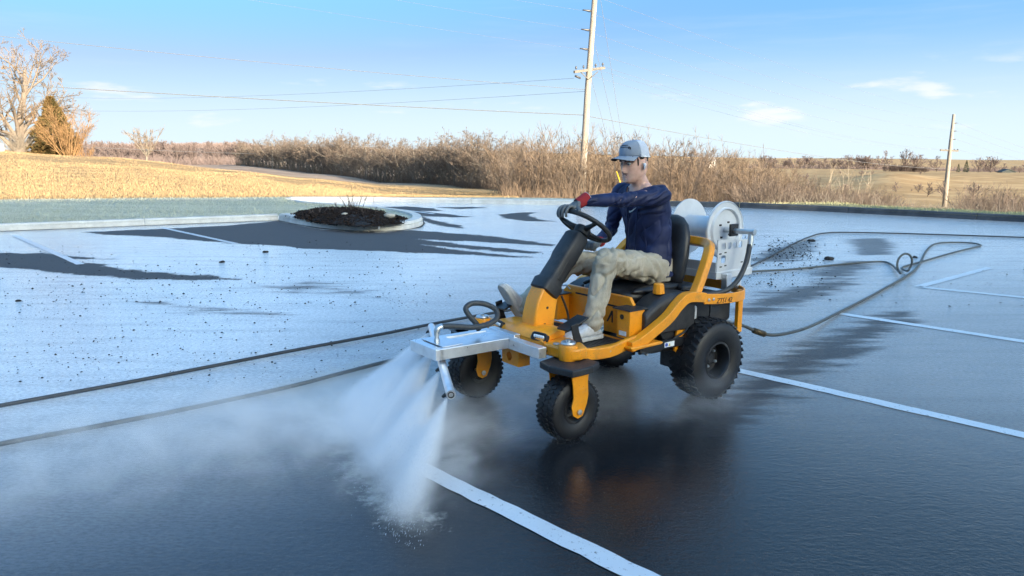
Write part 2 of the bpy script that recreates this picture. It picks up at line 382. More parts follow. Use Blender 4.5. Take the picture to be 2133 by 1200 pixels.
t.set(t.b.inputs['Coat Weight'], film); t.set(t.b.inputs['Coat IOR'], 1.44)
t.set(t.b.inputs['Coat Roughness'], t.ramp(rip2, .3, .7, .015, .05)); t.set(t.b.inputs['Coat Normal'], b2)
M_ASPHALT = t.m
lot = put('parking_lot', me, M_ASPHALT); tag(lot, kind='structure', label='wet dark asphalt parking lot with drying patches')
# ---- painted stall lines, worn, wet like the asphalt
t = NT('line_paint'); p = t.pos()
wear = t.ramp(t.noise(p, 38, 6, .75), .33, .42); pit = t.ramp(t.vor(p, 60), .05, .11)
c = t.mix(t.noise(p, 6, 4), (.62, .66, .70), (.80, .82, .84)); c = t.mix(t.math('MULTIPLY', wear, pit), (.10, .10, .11), c)
t.final(Base_Color=c, Roughness=.45, Coat_Weight=.7, Coat_Roughness=.2, Normal=t.bump(t.noise(p, 120, 3), .3, .004))
M_PAINT = t.m
t = NT('line_paint_dry'); p = t.pos()
c = t.mix(t.noise(p, 9, 4), (.55, .57, .60), (.72, .74, .76))
c = t.mix(t.ramp(t.noise(p, 42, 6, .75), .34, .46), (.12, .12, .12), c)
M_PAINT_DRY = t.final(Base_Color=c, Roughness=.75)
def stall_line(a, b, m=M_PAINT, wd=.105, z=.004):
    a = a.to_2d(); b = b.to_2d(); d = (b - a).normalized(); n_ = Vector((-d.y, d.x)); L = (b - a).length
    k = max(2, int(L / .09)); q = MB(); r2 = random.Random(int(L * 1000))
    for i in range(k + 1):
        c0 = a + d * L * i / k
        for s_ in (-1, 1): e = c0 + n_ * s_ * (wd / 2 + r2.uniform(-.0045, .0045)); q.v.append(Vector((e.x, e.y, z)))
    for i in range(k): q.f.append((2 * i, 2 * i + 1, 2 * i + 3, 2 * i + 2))
    o = q.build('stall_line', m, lot); o.data.update(); return o
dl = Vector((.698, -.716, 0)); dr = Vector((.717, .697, 0))
A0 = gp(812, 944); stall_line(A0, A0 + dl * 5.4)
B0 = gp(1545, 774); stall_line(B0 - dl * .35, B0 + dl * 5.2)
C0 = gp(1742, 652.5); stall_line(C0, C0 + dl * 5.2)
D0 = gp(1912, 598); stall_line(D0, gp(2133, 613) + dl * 2)
stall_line(D0, gp(2062, 558)); 
stall_line(gp(28, 489), gp(168, 551)); stall_line(gp(338, 474.5), gp(492, 508), M_PAINT_DRY)
stall_line(gp(790, 431), gp(905, 446), M_PAINT)
# ---- kerbs in cast sections with joints
def kmat(name, lo, hi):
    t = NT(name); c0 = t.coord(); n1 = t.noise(c0, 3, 6, .7); n2 = t.noise(c0, 60, 4, .7)
    c = t.mix(t.ramp(n1, .3, .7), lo, hi); c = t.mix(t.math('MULTIPLY', t.ramp(n2, .5, .75), .35), c, tuple(x * .5 for x in lo))
    return t.final(Base_Color=c, Roughness=.85, Normal=t.bump(n2, .35, .006))
M_KERB = kmat('kerb_concrete', (.56, .54, .51), (.74, .72, .68)); M_KERB2 = kmat('dark_kerb_concrete', (.045, .05, .06), (.085, .09, .10))  # second material is a darker tone for the right run
def resample(pts, step):
    out = [pts[0]]
    for a, b in zip(pts[:-1], pts[1:]):
        k = max(1, int((b - a).length / step))
        out += [a + (b - a) * (i + 1) / k for i in range(k)]
    return out
kerb = empty('kerb', kind='structure', label='cast concrete kerb round the lot and planting island')
def kerb_run(pts, m, sec=3.05, prof=((0, 0), (.015, .11), (.035, .145), (.16, .15), (.165, .0))):
    pts = resample(pts, .25); acc = [0]
    for a, b in zip(pts[:-1], pts[1:]): acc.append(acc[-1] + (b - a).length)
    nsec = max(1, round(acc[-1] / sec)); L = acc[-1] / nsec
    ax = np.array(acc); PX = np.array([p.x for p in pts]); PY = np.array([p.y for p in pts])
    for k in range(nsec):
        s0, s1 = k * L + .006, (k + 1) * L - .006; n_ = max(2, int(L / .22)); rings = []
        for i in range(n_ + 1):
            s_ = s0 + (s1 - s0) * i / n_
            c0 = Vector((np.interp(s_, ax, PX), np.interp(s_, ax, PY)))
            e = Vector((np.interp(min(s_ + .12, acc[-1]), ax, PX), np.interp(min(s_ + .12, acc[-1]), ax, PY))) - Vector((np.interp(max(s_ - .12, 0), ax, PX), np.interp(max(s_ - .12, 0), ax, PY)))
            e.normalize(); nn = Vector((-e.y, e.x))         # away from the asphalt
            rings.append([(c0.x + nn.x * o_, c0.y + nn.y * o_, h_) for o_, h_ in prof])
        q = MB().loft(rings, True); q.build('kerb_section', m, kerb, autos=40)
t = NT('gutter_silt'); p = t.pos(); M_SILT = t.final(Base_Color=t.mix(t.noise(p, 9, 5, .7), (.05, .048, .045), (.14, .13, .115)), Roughness=.8)
def gutter(pts):
    pts = resample(pts, .3); q = MB(); r2 = random.Random(8)
    for i, c0 in enumerate(pts):
        e = (pts[min(i + 1, len(pts) - 1)] - pts[max(i - 1, 0)]).normalized(); nn = Vector((-e.y, e.x)); w_ = r2.uniform(.03, .11)
        q.v += [Vector((c0.x + nn.x * .01, c0.y + nn.y * .01, .005)), Vector((c0.x - nn.x * w_, c0.y - nn.y * w_, .005))]
        if i: q.f.append((2 * i - 2, 2 * i - 1, 2 * i + 1, 2 * i))
    q.build('gutter_silt', M_SILT, kerb)
gutter(LOT[:7]); gutter(LOT[6:28])
iL = 33
kerb_run(LOT[:7], M_KERB); kerb_run(LOT[6:28], M_KERB, 2.0, ((0, 0), (.015, .12), (.035, .16), (.23, .165), (.235, 0))); kerb_run(LOT[28:iL + 1], M_KERB)
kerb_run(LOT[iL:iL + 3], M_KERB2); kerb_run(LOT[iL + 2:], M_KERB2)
# ---- land: lawn verge, mown field, hills out to the horizon
pts = []; cons = []
rs = resample([Vector((p.x, p.y)) for p in lot_poly] + [lot_poly[0]], .5)[:-1]
nb = len(rs); pts += rs; cons += [(i, (i + 1) % nb) for i in range(nb)]
bx = np.array([p.x for p in rs]); by = np.array([p.y for p in rs])
r1 = random.Random(3); cand = []
for Yd in list(np.arange(2, 30, .8)) + list(np.geomspace(30, 2600, 62)):
    stp = max(.8, Yd * .016); half = min(Yd * 1.05 + 14, 1500) if Yd < 800 else 1500
    for X in np.arange(-half, half, stp if Yd < 300 else Yd * .02): cand.append((X + r1.uniform(-.2, .2) * stp, Yd + r1.uniform(-.2, .2)))
ca = np.array(cand); ok = ~inside(lot_poly, ca[:, 0], ca[:, 1])
sd_ = sdist(lot_poly, ca[:, 0], ca[:, 1]); ca = ca[ok & (sd_ < -.25)]
pts += [Vector(q) for q in ca]
vo, eo, fo, *_ = delaunay_2d_cdt(pts, cons, [], 0, 1e-4)
V = []; frost = []
_tz = terrain_np([q.x for q in vo], [q.y for q in vo])
for q, z in zip(vo, _tz): V.append((q.x, q.y, float(z)))
va = np.array([(q.x, q.y) for q in vo]); dd = sdist(lot_poly, va[:, 0], va[:, 1])
for i in range(len(V)):
    if dd[i] > -.06: V[i] = (V[i][0], V[i][1], .10)
    frost.append(min(1, max(0, in_shade(Vector(V[i])) / .35 + .5)) if V[i][0] < 2 else .0)
tri = []
cen = np.array([[(va[f[0]][k] + va[f[1]][k] + va[f[2]][k]) / 3 for k in (0, 1)] for f in fo]); inn = inside(lot_poly, cen[:, 0], cen[:, 1])
for f, i_ in zip(fo, inn):
    if not i_: tri.append(tuple(f))
me = bpy.data.meshes.new('grass_field'); me.from_pydata(V, [], tri); me.update()
a = me.attributes.new('frost', 'FLOAT', 'POINT'); a.data.foreach_set('value', np.array(frost, np.float32))
t = NT('field_grass'); p = t.pos()
n1 = t.noise(p, .12, 5, .6); n2 = t.noise(p, 2.5, 6, .75); n3 = t.noise(t.map(p, (1, 1, 1)), 14, 5, .75)
sepn = t.n('ShaderNodeSeparateXYZ', {0: p})
mow = t.noise(t.map(p, (.05, .9, 1), (0, 0, .12)), 1.0, 4, .6)
straw = t.mix(t.ramp(n3, .3, .72), (.22, .15, .075), (.42, .30, .16))
straw = t.mix(t.ramp(n2, .4, .7), straw, (.34, .235, .115)); straw = t.mix(t.math('MULTIPLY', t.ramp(mow, .5, .66), .4), straw, (.46, .35, .20))
far = t.ramp(sepn.outputs[1], 75, 130)
pink = t.mix(t.ramp(n1, .35, .65), (.30, .215, .155), (.40, .31, .24)); right = t.ramp(sepn.outputs[0], -5, 20)
farc = t.mix(right, pink, t.mix(t.ramp(n1, .42, .6), (.36, .235, .115), (.47, .325, .17)))
c = t.mix(far, straw, farc)
verge = t.mix(t.ramp(n3, .3, .7), (.28, .27, .13), (.52, .49, .30))
c = t.mix(t.math('MULTIPLY', right, t.ramp(sepn.outputs[1], 26, 22)), c, verge)
fr = t.ramp(t.math('ADD', t.attr('frost'), t.math('MULTIPLY', t.math('SUBTRACT', n2, .5), .35)), .4, .6)
frostc = t.mix(t.ramp(n3, .28, .7), (.27, .275, .19), (.66, .66, .54)); frostc = t.mix(t.math('MULTIPLY', t.ramp(mow, .42, .6), .4), frostc, (.72, .71, .60))
c = t.mix(fr, c, frostc)
t.final(Base_Color=c, Roughness=.95, Normal=t.bump(t.math('ADD', n3, t.math('MULTIPLY', n2, 1.5)), .9, .05))
t.set(t.b.inputs['Specular IOR Level'], .1)
land = put('grass_field', me, t.m, smooth=True); tag(land, kind='structure', label='dry golden field and frosted verge round the lot')
# ---- store building behind the viewer (throws the shade)
t = NT('store_wall'); c0 = t.coord()
M_WALL = t.final(Base_Color=t.mix(t.noise(c0, 1.5, 5), (.52, .48, .43), (.6, .56, .51)), Roughness=.85)
bld = empty('store_building', (0, 0, 0), 0, 'long low store building with flat parapet roof behind the lot', 'building')
MB().box((30, BY - 11, BH / 2 - .2), (150, 22, BH + .4 - .6)).build('wall', M_WALL, bld)
MB().box((30, BY - 11, BH - .25), (150.3, 22.0 - .004 + .0, .5)).build('parapet', simple('parapet_metal', (.3, .3, .31), .5), bld)
MB().prism([(PX0, BH - .4), (PX1, BH - .4), (PX1, BH + PARA), (PX0 + 11, BH + PARA), (PX0, BH)], BY - 1.1, BY - .002, lambda u, v, w_: (u, w_, v)).build('shade_parapet', M_WALL, bld)  # out of view, added so the shadow reaches past the back kerb
for i in range(9):
    w_ = MB().box((-36 + i * 16, BY + .02, 1.6), (5, .08, 2.4)).build('window', simple('dark_glass', (.02, .025, .03), .1), bld)
# ================================================================== vegetation
def bark(name, lo, hi, sc_=8):
    t = NT(name); c0 = t.coord(); oi = t.n('ShaderNodeObjectInfo').outputs['Random']
    c = t.mix(t.noise(c0, sc_, 3, .6), lo, hi); c = t.mix(t.math('MULTIPLY', oi, .35), c, tuple(x * .6 for x in hi))
    t.final(Base_Color=c, Roughness=.9); t.set(t.b.inputs['Specular IOR Level'], .15); return t.m
M_BARK = bark('grey_bark', (.13, .108, .088), (.26, .215, .175)); M_TWIG = bark('brown_twigs', (.105, .083, .068), (.205, .163, .133))
M_BARK_PALE = bark('pale_bark', (.16, .14, .115), (.28, .245, .20)); M_TWIG_PALE = bark('tan_twigs', (.13, .10, .075), (.24, .185, .135))
M_BRUSH = bark('straw_brown_stems', (.10, .072, .052), (.20, .148, .106)); M_HAZE_MAUVE = bark('haze_mauve_twigs', (.13, .10, .095), (.21, .165, .155))  # mauve twigs carry the distance haze in their colour
M_ORANGE = bark('rusty_stems', (.20, .115, .055), (.34, .21, .105)); M_WHITEBARK = bark('white_sapling_bark', (.24, .20, .15), (.36, .31, .24))
M_DARKTWIG = bark('dark_twigs', (.075, .06, .055), (.14, .11, .10))
def limb(mb, p, d, L, r0, r1, nseg, wander, up, R, sides=3):
    pts = [p.copy()]; rs = [r0]; d = d.normalized()
    for i in range(nseg):
        d = (d + Vector((R.gauss(0, wander), R.gauss(0, wander), R.gauss(0, wander) + up))).normalized()
        p = p + d * (L / nseg); pts.append(p.copy()); rs.append(r0 + (r1 - r0) * (i + 1) / nseg)
    mb.tube(pts, rs, sides, cap=False); return pts, rs, d
def bare_tree(seed, h=8, tr=.13, fork=.25, nl=6, spread=.75, levels=3, kids=(6, 5, 4), up=.05, twig=.011, droop=0., lean=0.):
    """a leafless tree: trunk, limbs, branches, twigs - returns (trunk mesh, crown mesh)"""
    R = random.Random(seed); tm, cm = MB(), MB()
    tp, trs, td = limb(tm, Vector((0, 0, -.25)), Vector((lean + R.uniform(-.08, .08), R.uniform(-.08, .08), 1)), h * .62, tr, tr * .35, 6, .07, .05, R, 7)
    def grow(pts, rs, lev, L):
        if lev > levels: return
        n = kids[min(lev - 1, len(kids) - 1)]
        for k in range(n):
            t_ = R.uniform(.25, 1) if lev > 1 else R.uniform(fork, 1.0)
            f = t_ * (len(pts) - 1); i = min(int(f), len(pts) - 2); p = pts[i].lerp(pts[i + 1], f - i); rr = rs[i] * .55
            ax = (pts[i + 1] - pts[i]).normalized(); u, v = frame_of(ax); a = R.uniform(0, 2 * PI); sp = spread * R.uniform(.6, 1.3)
            d = ax + (u * math.cos(a) + v * math.sin(a)) * sp
            LL = L * R.uniform(.5, .95) * (1.15 - .45 * t_)
            last = lev == levels
            q, qr, _ = limb(tm if lev == 1 else cm, p, d, LL, max(rr, twig * 1.6), twig if not last else twig * .6, 4 if not last else 3, .16, up - (droop if last else 0), R, 5 if lev == 1 else 3)
            grow(q, qr, lev + 1, LL * .58)
    for _ in range(1):
        kk = kids; grow(tp, trs, 1, h * .5)
    # a few extra main limbs from the fork
    for k in range(nl):
        a = 2 * PI * (k + R.random()) / nl; f = fork + R.random() * .2; i = min(int(f * 6), 5)
        q, qr, _ = limb(tm, tp[i], Vector((math.cos(a) * spread, math.sin(a) * spread, R.uniform(.7, 1.3))), h * R.uniform(.45, .62), trs[i] * .6, twig * 1.5, 5, .13, up, R, 5)
        grow(q, qr, 2, h * .3)
    return tm.mesh('trunk'), cm.mesh('crown')
def bare_bush(seed, h=4, stems=14, base=.35, spread=.25, kids=9, tw=.009, kids2=3, up=.06):
    R = random.Random(seed); mb = MB()
    for k in range(stems):
        a = R.uniform(0, 2 * PI); b = base * math.sqrt(R.random())
        p = Vector((math.cos(a) * b, math.sin(a) * b, -.2)); d = Vector((math.cos(a) * spread * R.random() * 2, math.sin(a) * spread * R.random() * 2, 1))
        L = h * R.uniform(.6, 1.05)
        pts, rs, _ = limb(mb, p, d, L, tw * R.uniform(1.5, 3), tw * .5, 5, .07, .03, R, 3)
        for j in range(kids):
            f = R.uniform(.25, .98) * 5; i = min(int(f), 4); ax = (pts[i + 1] - pts[i]).normalized(); u, v = frame_of(ax); aa = R.uniform(0, 2 * PI)
            q, qr, _ = limb(mb, pts[i].lerp(pts[i + 1], f - i), ax + (u * math.cos(aa) + v * math.sin(aa)) * R.uniform(.3, .8), L * R.uniform(.15, .34), tw * .9, tw * .4, 3, .12, up, R, 3)
            for m_ in range(kids2):
                ii = R.randint(1, 2); aa = R.uniform(0, 2 * PI); u, v = frame_of(q[ii + 1] - q[ii])
                limb(mb, q[ii], (q[ii + 1] - q[ii]).normalized() + (u * math.cos(aa) + v * math.sin(aa)) * .7, L * R.uniform(.06, .14), tw * .6, tw * .35, 2, .1, up, R, 3)
    return mb.mesh('stems')
_zm = {}
def zmax(me_):
    if me_.name not in _zm:
        a_ = np.empty(len(me_.vertices) * 3, np.float32); me_.vertices.foreach_get('co', a_); _zm[me_.name] = float(np.percentile(a_[2::3], 99.7))
    return _zm[me_.name]
def place_tree(tm, cm, mt, mc, x, y, s, rz, name, label, group=None, cat='tree', z=None, sz=1.0):
    e = empty(name, (x, y, (terrain_z(x, y) if z is None else z) - .05), rz, label, cat, group)
    s = s / zmax(cm); e.scale = (s, s, s * sz)
    for nm, me_, m in (('trunk', tm, mt), ('crown', cm, mc)):
        o = bpy.data.objects.new(nm, me_); C.objects.link(o); o.parent = e
        if not me_.materials: me_.materials.append(m)
    return e
def pxX(px, Y): return (px - CX) / HORPX * Y
protos = [bare_tree(10 + i, 8, .12, (.16, .30, .42)[i % 3], 6, .80 + .12 * (i % 3), 4, (6, 5, 4, 4), .012, .010) for i in range(6)]
R = random.Random(5)
# woodland belt behind the field
GB = 'trees of the woodland belt'
for k in range(190):
    t_ = (k + R.random()) / 190; px = 500 + (1085 - 500) * t_ ** 1.15; row = R.choice((0, 0, 1, 1, 2, 3))
    Y = float(np.interp(px, [500, 640, 800, 1040, 1085], [235, 180, 132, 82, 74])) + row * R.uniform(4, 7)
    toppx = float(np.interp(px, [500, 540, 600, 700, 780, 860, 960, 1085], [294, 287, 284, 277, 284, 288, 275, 284])) + R.uniform(-9, 20)
    x = pxX(px, Y); zb = terrain_z(x, Y); hh = zy(Y, toppx) - zb
    tm, cm = protos[R.randrange(6)]
    place_tree(tm, cm, M_BARK_PALE, M_TWIG, x, Y, hh * R.uniform(.66, 1.08), R.uniform(0, 6.28), 'bare_tree', 'bare grey-brown tree in the dense woodland belt behind the golden field', GB)
# mauve wood beyond the left hill
prot2 = []
for i in range(3):
    tm, cm = bare_tree(40 + i, 8, .16, .2, 6, .7, 3, (7, 6, 5), .06, .03); prot2.append((tm, cm))
for k in range(85):
    px = R.uniform(170, 540); Y = R.uniform(300, 400); x = pxX(px, Y); zb = terrain_z(x, Y)
    tm, cm = prot2[R.randrange(3)]; hh = zy(Y, R.uniform(292, 306)) - zb
    place_tree(tm, cm, M_DARKTWIG, M_HAZE_MAUVE, x, Y, hh, R.uniform(0, 6), 'bare_tree', 'bare mauve-grey tree in the wood beyond the left hill', 'trees of the far left wood')
tm, cm = bare_tree(77, 9, .2, .3, 7, .75, 3, (7, 6, 5), .05, .02)
place_tree(tm, cm, M_BARK_PALE, M_TWIG_PALE, pxX(304, 190), 190, (zy(190, 264) - terrain_z(pxX(304, 190), 190)), 1, 'bare_tree', 'lone pale bare tree rising above the far left wood')
# big sycamore and its neighbours on the left hill
tm, cm = bare_tree(91, 11, .36, .14, 9, .95, 4, (8, 7, 6, 5), .03, .010, 0, .05)
place_tree(tm, cm, M_BARK, M_TWIG_PALE, pxX(42, 75), 75, 11.2, 2.2, 'sycamore_tree', 'huge spreading bare tree with thick limbs at the left edge')
def cedar(seed, h, rad, n):
    R = random.Random(seed); mb = MB(); tk = MB()
    tk.tube([(0, 0, -.2), (0, 0, h * .5), (0, 0, h * .95)], [.13, .08, .02], 6)
    for k in range(n):
        z = h * (R.random() ** 1.35) * .98 + .12; prof = max(0.02, 1 - z / h) ** .8 * (1 if z > h * .12 else .8)
        a = R.uniform(0, 2 * PI); lump = .78 + .35 * noise.noise(Vector((math.cos(a) * 1.6, math.sin(a) * 1.6, z * 1.1)))
        rr = rad * prof * lump * (R.random() ** .35); p = Vector((math.cos(a) * rr, math.sin(a) * rr, z))
        d = Vector((math.cos(a), math.sin(a), R.uniform(.2, 1.2))).normalized(); L = R.uniform(.16, .38)
        for j in range(3):
            dj = (d + Vector((R.gauss(0, .5), R.gauss(0, .5), R.gauss(0, .4)))).normalized(); u, v = frame_of(dj); wv = (u * R.uniform(-1, 1) + v * R.uniform(-1, 1)).normalized() * .05
            o = len(mb.v); mb.v += [p - wv, p + wv, p + dj * L * .6 + wv * .9, p + dj * L, p + dj * L * .5 - wv]; mb.f.append((o, o + 1, o + 2, o + 3, o + 4))
    return tk.mesh('trunk'), mb.mesh('crown')
def leafmat(name, lo, hi):
    t = NT(name); p = t.pos(); c = t.mix(t.ramp(t.noise(p, 1.4, 4, .7), .3, .7), lo, hi)
    t.final(Base_Color=c, Roughness=.8); t.set(t.b.inputs['Specular IOR Level'], .2); return t.m
M_CEDAR = leafmat('rusty_cedar_needles', (.05, .05, .02), (.17, .105, .04)); M_FIR = leafmat('dark_fir_needles', (.018, .035, .018), (.04, .06, .03))
tk, cr = cedar(4, 5.6, 3.0, 5200)
place_tree(tk, cr, M_BARK, M_CEDAR, pxX(117, 73), 73, 5.6, 0, 'cedar_tree', 'dense rusty green cedar beside the huge bare tree')
bm_ = bare_bush(8, 4.2, 30, .5, .42, 13, .013, 4)
o = put('shrub', bm_, M_ORANGE); x = pxX(142, 66); o.location = (x, 66, terrain_z(x, 66)); tag(o, 'rusty orange bare shrub in front of the dark cedar', 'shrub')
bm_ = bare_bush(9, 2.1, 30, .2, .55, 10, .011, 3)
o = put('shrub', bm_, M_BARK_PALE); x = pxX(33, 66); o.location = (x, 66, terrain_z(x, 66)); tag(o, 'small pale rounded bare shrub left of the cedar', 'shrub')
bm_ = bare_bush(19, 1.5, 20, .5, .55, 10, .011, 3)
o = put('shrub', bm_, M_ORANGE); x = pxX(178, 68); o.location = (x, 68, terrain_z(x, 68)); tag(o, 'low rusty bare shrub at the right foot of the cedar', 'shrub')
# straw-brown thicket along the back of the lot
bushes = [bare_bush(60 + i, 4.2, 7, 1.1, .22, 10, .015, 4, .01) for i in range(5)]
for k in range(160):
    px = 1040 + 690 * (k + R.random()) / 160; Y = R.uniform(33, 58) if px > 1090 else R.uniform(44, 62); x = pxX(px, Y); zb = terrain_z(x, Y)
    toppx = float(np.interp(px, [1040, 1080, 1130, 1200, 1290, 1340, 1420, 1500, 1560, 1620, 1730], [312, 290, 278, 286, 282, 298, 288, 306, 318, 340, 374])) + R.uniform(-8, 34)
    o = put('thicket_sapling', bushes[R.randrange(5)], None); s = (zy(Y, toppx) - zb) / 4.3
    if not o.data.materials: o.data.materials.append((M_BRUSH, M_TWIG, M_BRUSH, M_TWIG_PALE, M_BRUSH)[bushes.index(o.data)])
    o.location = (x, Y, zb - .05); o.rotation_euler = (R.uniform(-.07, .07), R.uniform(-.07, .07), R.uniform(0, 6.28)); o.scale = (max(s, .45) * 1.05, max(s, .45) * 1.05, s)
    tag(o, 'straw-brown leafless sapling clump in the thicket behind the rider', 'shrub', 'thicket saplings behind the lot')
for k, (px, Y, top) in enumerate([(1140, 62, 279), (1312, 60, 276), (1402, 48, 288), (1075, 66, 292)]):
    x = pxX(px, Y); tm, cm = protos[k]; zb = terrain_z(x, Y)
    place_tree(tm, cm, M_BARK, M_TWIG, x, Y, (zy(Y, top) - zb), k, 'bare_tree', ['bare tree topping the thicket between pole and woodland', 'bare tree standing tall behind the rider\'s cap', 'leaning bare tree right of the rider\'s head above the thicket', 'bare tree at the left end of the thicket'][k])
low = [bare_bush(80 + i, 1.5, 26, .7, .5, 9, .008, 3) for i in range(3)]
for k in range(72):
    px = R.uniform(1580, 1890) if k < 58 else R.uniform(2040, 2150); Y = R.uniform(25, 40); x = pxX(px, Y); zb = terrain_z(x, Y)
    top = float(np.interp(px, [1590, 1640, 1700, 1760, 1860, 1890, 2040, 2090, 2150], [352, 372, 382, 380, 392, 412, 396, 384, 388])) + R.uniform(0, 18)
    o = put('low_shrub', low[k % 3], None)
    if not o.data.materials: o.data.materials.append(M_TWIG)
    s = (zy(Y, top) - zb) / 1.5; o.location = (x, Y, zb); o.rotation_euler = (0, 0, R.uniform(0, 6)); o.scale = (max(.5, s * .9), max(.5, s * .9), s)
    tag(o, *(('low tangled brown shrub beyond the verge right of the thicket', 'shrub', 'low shrubs right of the thicket') if k < 58 else ('tangled grey-brown shrub at the right edge beyond the verge', 'shrub', 'shrubs at the right edge')))
for k, (px, Y, top, lb) in enumerate([(1733, 62, 336, 'leftmost of the slender white saplings beyond the verge'), (1762, 60, 346, 'second slender white sapling from the left beyond the verge'), (1790, 64, 338, 'third slender white sapling from the left beyond the verge'), (1817, 62, 348, 'rightmost of the slender white saplings beyond the verge')]):
    m_ = bare_bush(120 + k, 4.2, 3, .25, .08, 8, .012, 2); o = put('white_sapling', m_, M_WHITEBARK); x = pxX(px, Y); zb = terrain_z(x, Y); s = (zy(Y, top) - zb) / 4.2
    o.location = (x, Y, zb); o.scale = (s, s, s); tag(o, lb, 'sapling', 'white saplings')
for k, (px, Y, top, lb) in enumerate([(2018, 36, 372, 'tall thin-stemmed bare shrub just right of the far power pole'), (2048, 40, 388, 'dark bare shrub right of the thin-stemmed one'), (2098, 34, 386, 'bushy bare shrub near the right edge')]):
    m_ = bare_bush(140 + k, 2.2, 12, .25, .45, 8, .012, 3); o = put('bare_shrub', m_, M_TWIG); x = pxX(px, Y); zb = terrain_z(x, Y); s = (zy(Y, top) - zb) / 2.2
    o.location = (x, Y, zb); o.scale = (s, s, s); tag(o, lb, 'shrub')
# trees on the right skyline
def hz(px, Y, top, i, label, group=None, mt=M_DARKTWIG, mc=M_HAZE_MAUVE, wide=1.0):
    x = pxX(px, Y); zb = terrain_z(x, Y); tm, cm = prot2[i % 3]
    e = place_tree(tm, cm, mt, mc, x, Y, (zy(Y, top) - zb), i, 'bare_tree', label, group); e.scale.x *= wide; e.scale.y *= wide
for k in range(52):
    px = R.uniform(1560, 1850) if k < 38 else R.uniform(2050, 2150)
    hz(px, R.uniform(470, 530), R.uniform(322, 340) if k < 38 else R.uniform(338, 352), k, *(('small bare tree in the row along the right skyline', 'skyline tree row') if k < 38 else ('small bare tree on the skyline at the right edge', 'right edge skyline trees')), wide=1.3)
for k, (px, top, wd, lb) in enumerate([(1845, 322, 1.0, 'round bare tree on the skyline left of the dark hedge'), (1888, 318, .8, 'tall narrow bare tree above the dark hedge'), (1912, 330, 1.2, 'bare tree above the right half of the dark hedge'), (1955, 333, 1.4, 'wide bare tree on the skyline left of the far pole'), (2042, 336, 1.2, 'bare tree right of the two firs'), (2068, 334, 1.3, 'rounded bare tree left of the dark barn')]):
    hz(px, 400, top - 9, k, lb, None, M_BARK, M_TWIG, wd)
for px, top, sx, lb in ((2000, 341, .9, 'smaller of the two dark firs right of the far pole'), (2016, 334, 1.0, 'larger of the two dark firs right of the far pole')):
    Y = 390; x = pxX(px, Y); zb = terrain_z(x, Y); tk2, cr2 = cedar(int(px), 7.5, 2.6, 900)
    s = zy(Y, top) - zb; place_tree(tk2, cr2, M_BARK, M_FIR, x, Y, s, 0, 'fir_tree', lb)
hed = bare_bush(160, 2.6, 60, 3.2, .5, 9, .03, 3)
for k in range(7):
    px = 1858 + k * 12 + R.uniform(-4, 4); Y = 330; x = pxX(px, Y); o = put('hedge_bush', hed, None)
    if not o.data.materials: o.data.materials.append(M_DARKTWIG)
    zb = terrain_z(x, Y); top = 338 + abs(k - 2) * 1.8; s = (zy(Y, top) - zb) / 2.7; o.location = (x, Y, zb); o.scale = (s * .8, s * .8, s); o.rotation_euler = (0, 0, k)
    tag(o, 'dark bush of the hedge clump below the skyline trees', 'bush', 'dark hedge on the far rise')
for k in range(26):      # scattered thorn trees on the golden slope and along the far track
    px = R.uniform(1590, 2140); Y = R.choice((R.uniform(120, 170), R.uniform(235, 300))); top = R.uniform(352, 372) if Y > 200 else R.uniform(372, 396)
    hz(px, Y, top, k, 'bare thorn tree dotted on the golden slope beyond the right verge', 'thorn trees on the right slope', M_BARK, M_TWIG, 1.15)
# underbrush: a tangle nobody could count
def sticks(name, P, M1, E, r, m):
    """many thin three-sided stems as one mesh"""
    n = len(P); cs = [(1, 0), (-.5, .866), (-.5, -.866)]; V_ = np.zeros((n, 9, 3))
    for ri, (Q, k_) in enumerate(((P, 1.), (M1, .8), (E, .35))):
        for j, (cx_, cy_) in enumerate(cs):
            V_[:, ri * 3 + j] = Q; V_[:, ri * 3 + j, 0] += cx_ * r * k_; V_[:, ri * 3 + j, 1] += cy_ * r * k_
    f0 = np.array([(a_ * 3 + j, a_ * 3 + (j + 1) % 3, a_ * 3 + 3 + (j + 1) % 3, a_ * 3 + 3 + j) for a_ in (0, 1) for j in range(3)])
    F_ = (np.arange(n) * 9)[:, None, None] + f0[None]
    me_ = bpy.data.meshes.new(name); me_.from_pydata(V_.reshape(-1, 3).tolist(), [], F_.reshape(-1, 4).tolist()); me_.update(); return put(name, me_, m)
def tangle(name, label, m, n, fn, hmin, hmax, r, seed):
    g_ = np.random.default_rng(seed); x, y = fn(g_, n); z = terrain_np(x, y); h_ = g_.uniform(hmin, hmax, n)[:, None]
    d = np.stack([g_.normal(0, .45, n), g_.normal(0, .45, n), np.ones(n)], 1); d /= np.linalg.norm(d, axis=1)[:, None]
    P = np.stack([x, y, z - .1], 1); M1 = P + d * h_ * .55; d2 = d.copy(); d2[:, :2] += g_.normal(0, .4, (n, 2)); E_ = M1 + d2 * h_ * .5
    o = sticks(name, P, M1, E_, r * g_.uniform(.6, 1.4, n), m); return tag(o, label, 'underbrush', kind='stuff')
def f_belt(R, n):
    px = R.uniform(490, 1090, n); Y = np.interp(px, [490, 640, 800, 1040, 1090], [240, 180, 130, 80, 73]) + R.uniform(-2, 16, n); return pxX(px, Y), Y
tangle('underbrush', 'dark tangled undergrowth along the foot of the woodland belt', M_TWIG, 10000, f_belt, .4, 2.3, .02, 1)
def f_left(R, n):
    px = R.uniform(170, 520, n); Y = R.uniform(290, 330, n); return pxX(px, Y), Y
tangle('underbrush', 'dark undergrowth under the far left wood', M_HAZE_MAUVE, 4500, f_left, 1.2, 4.5, .07, 2)
def f_thick(R, n):
    px = R.uniform(1045, 1600, n); Y = R.uniform(31, 56, n); return pxX(px, Y), Y
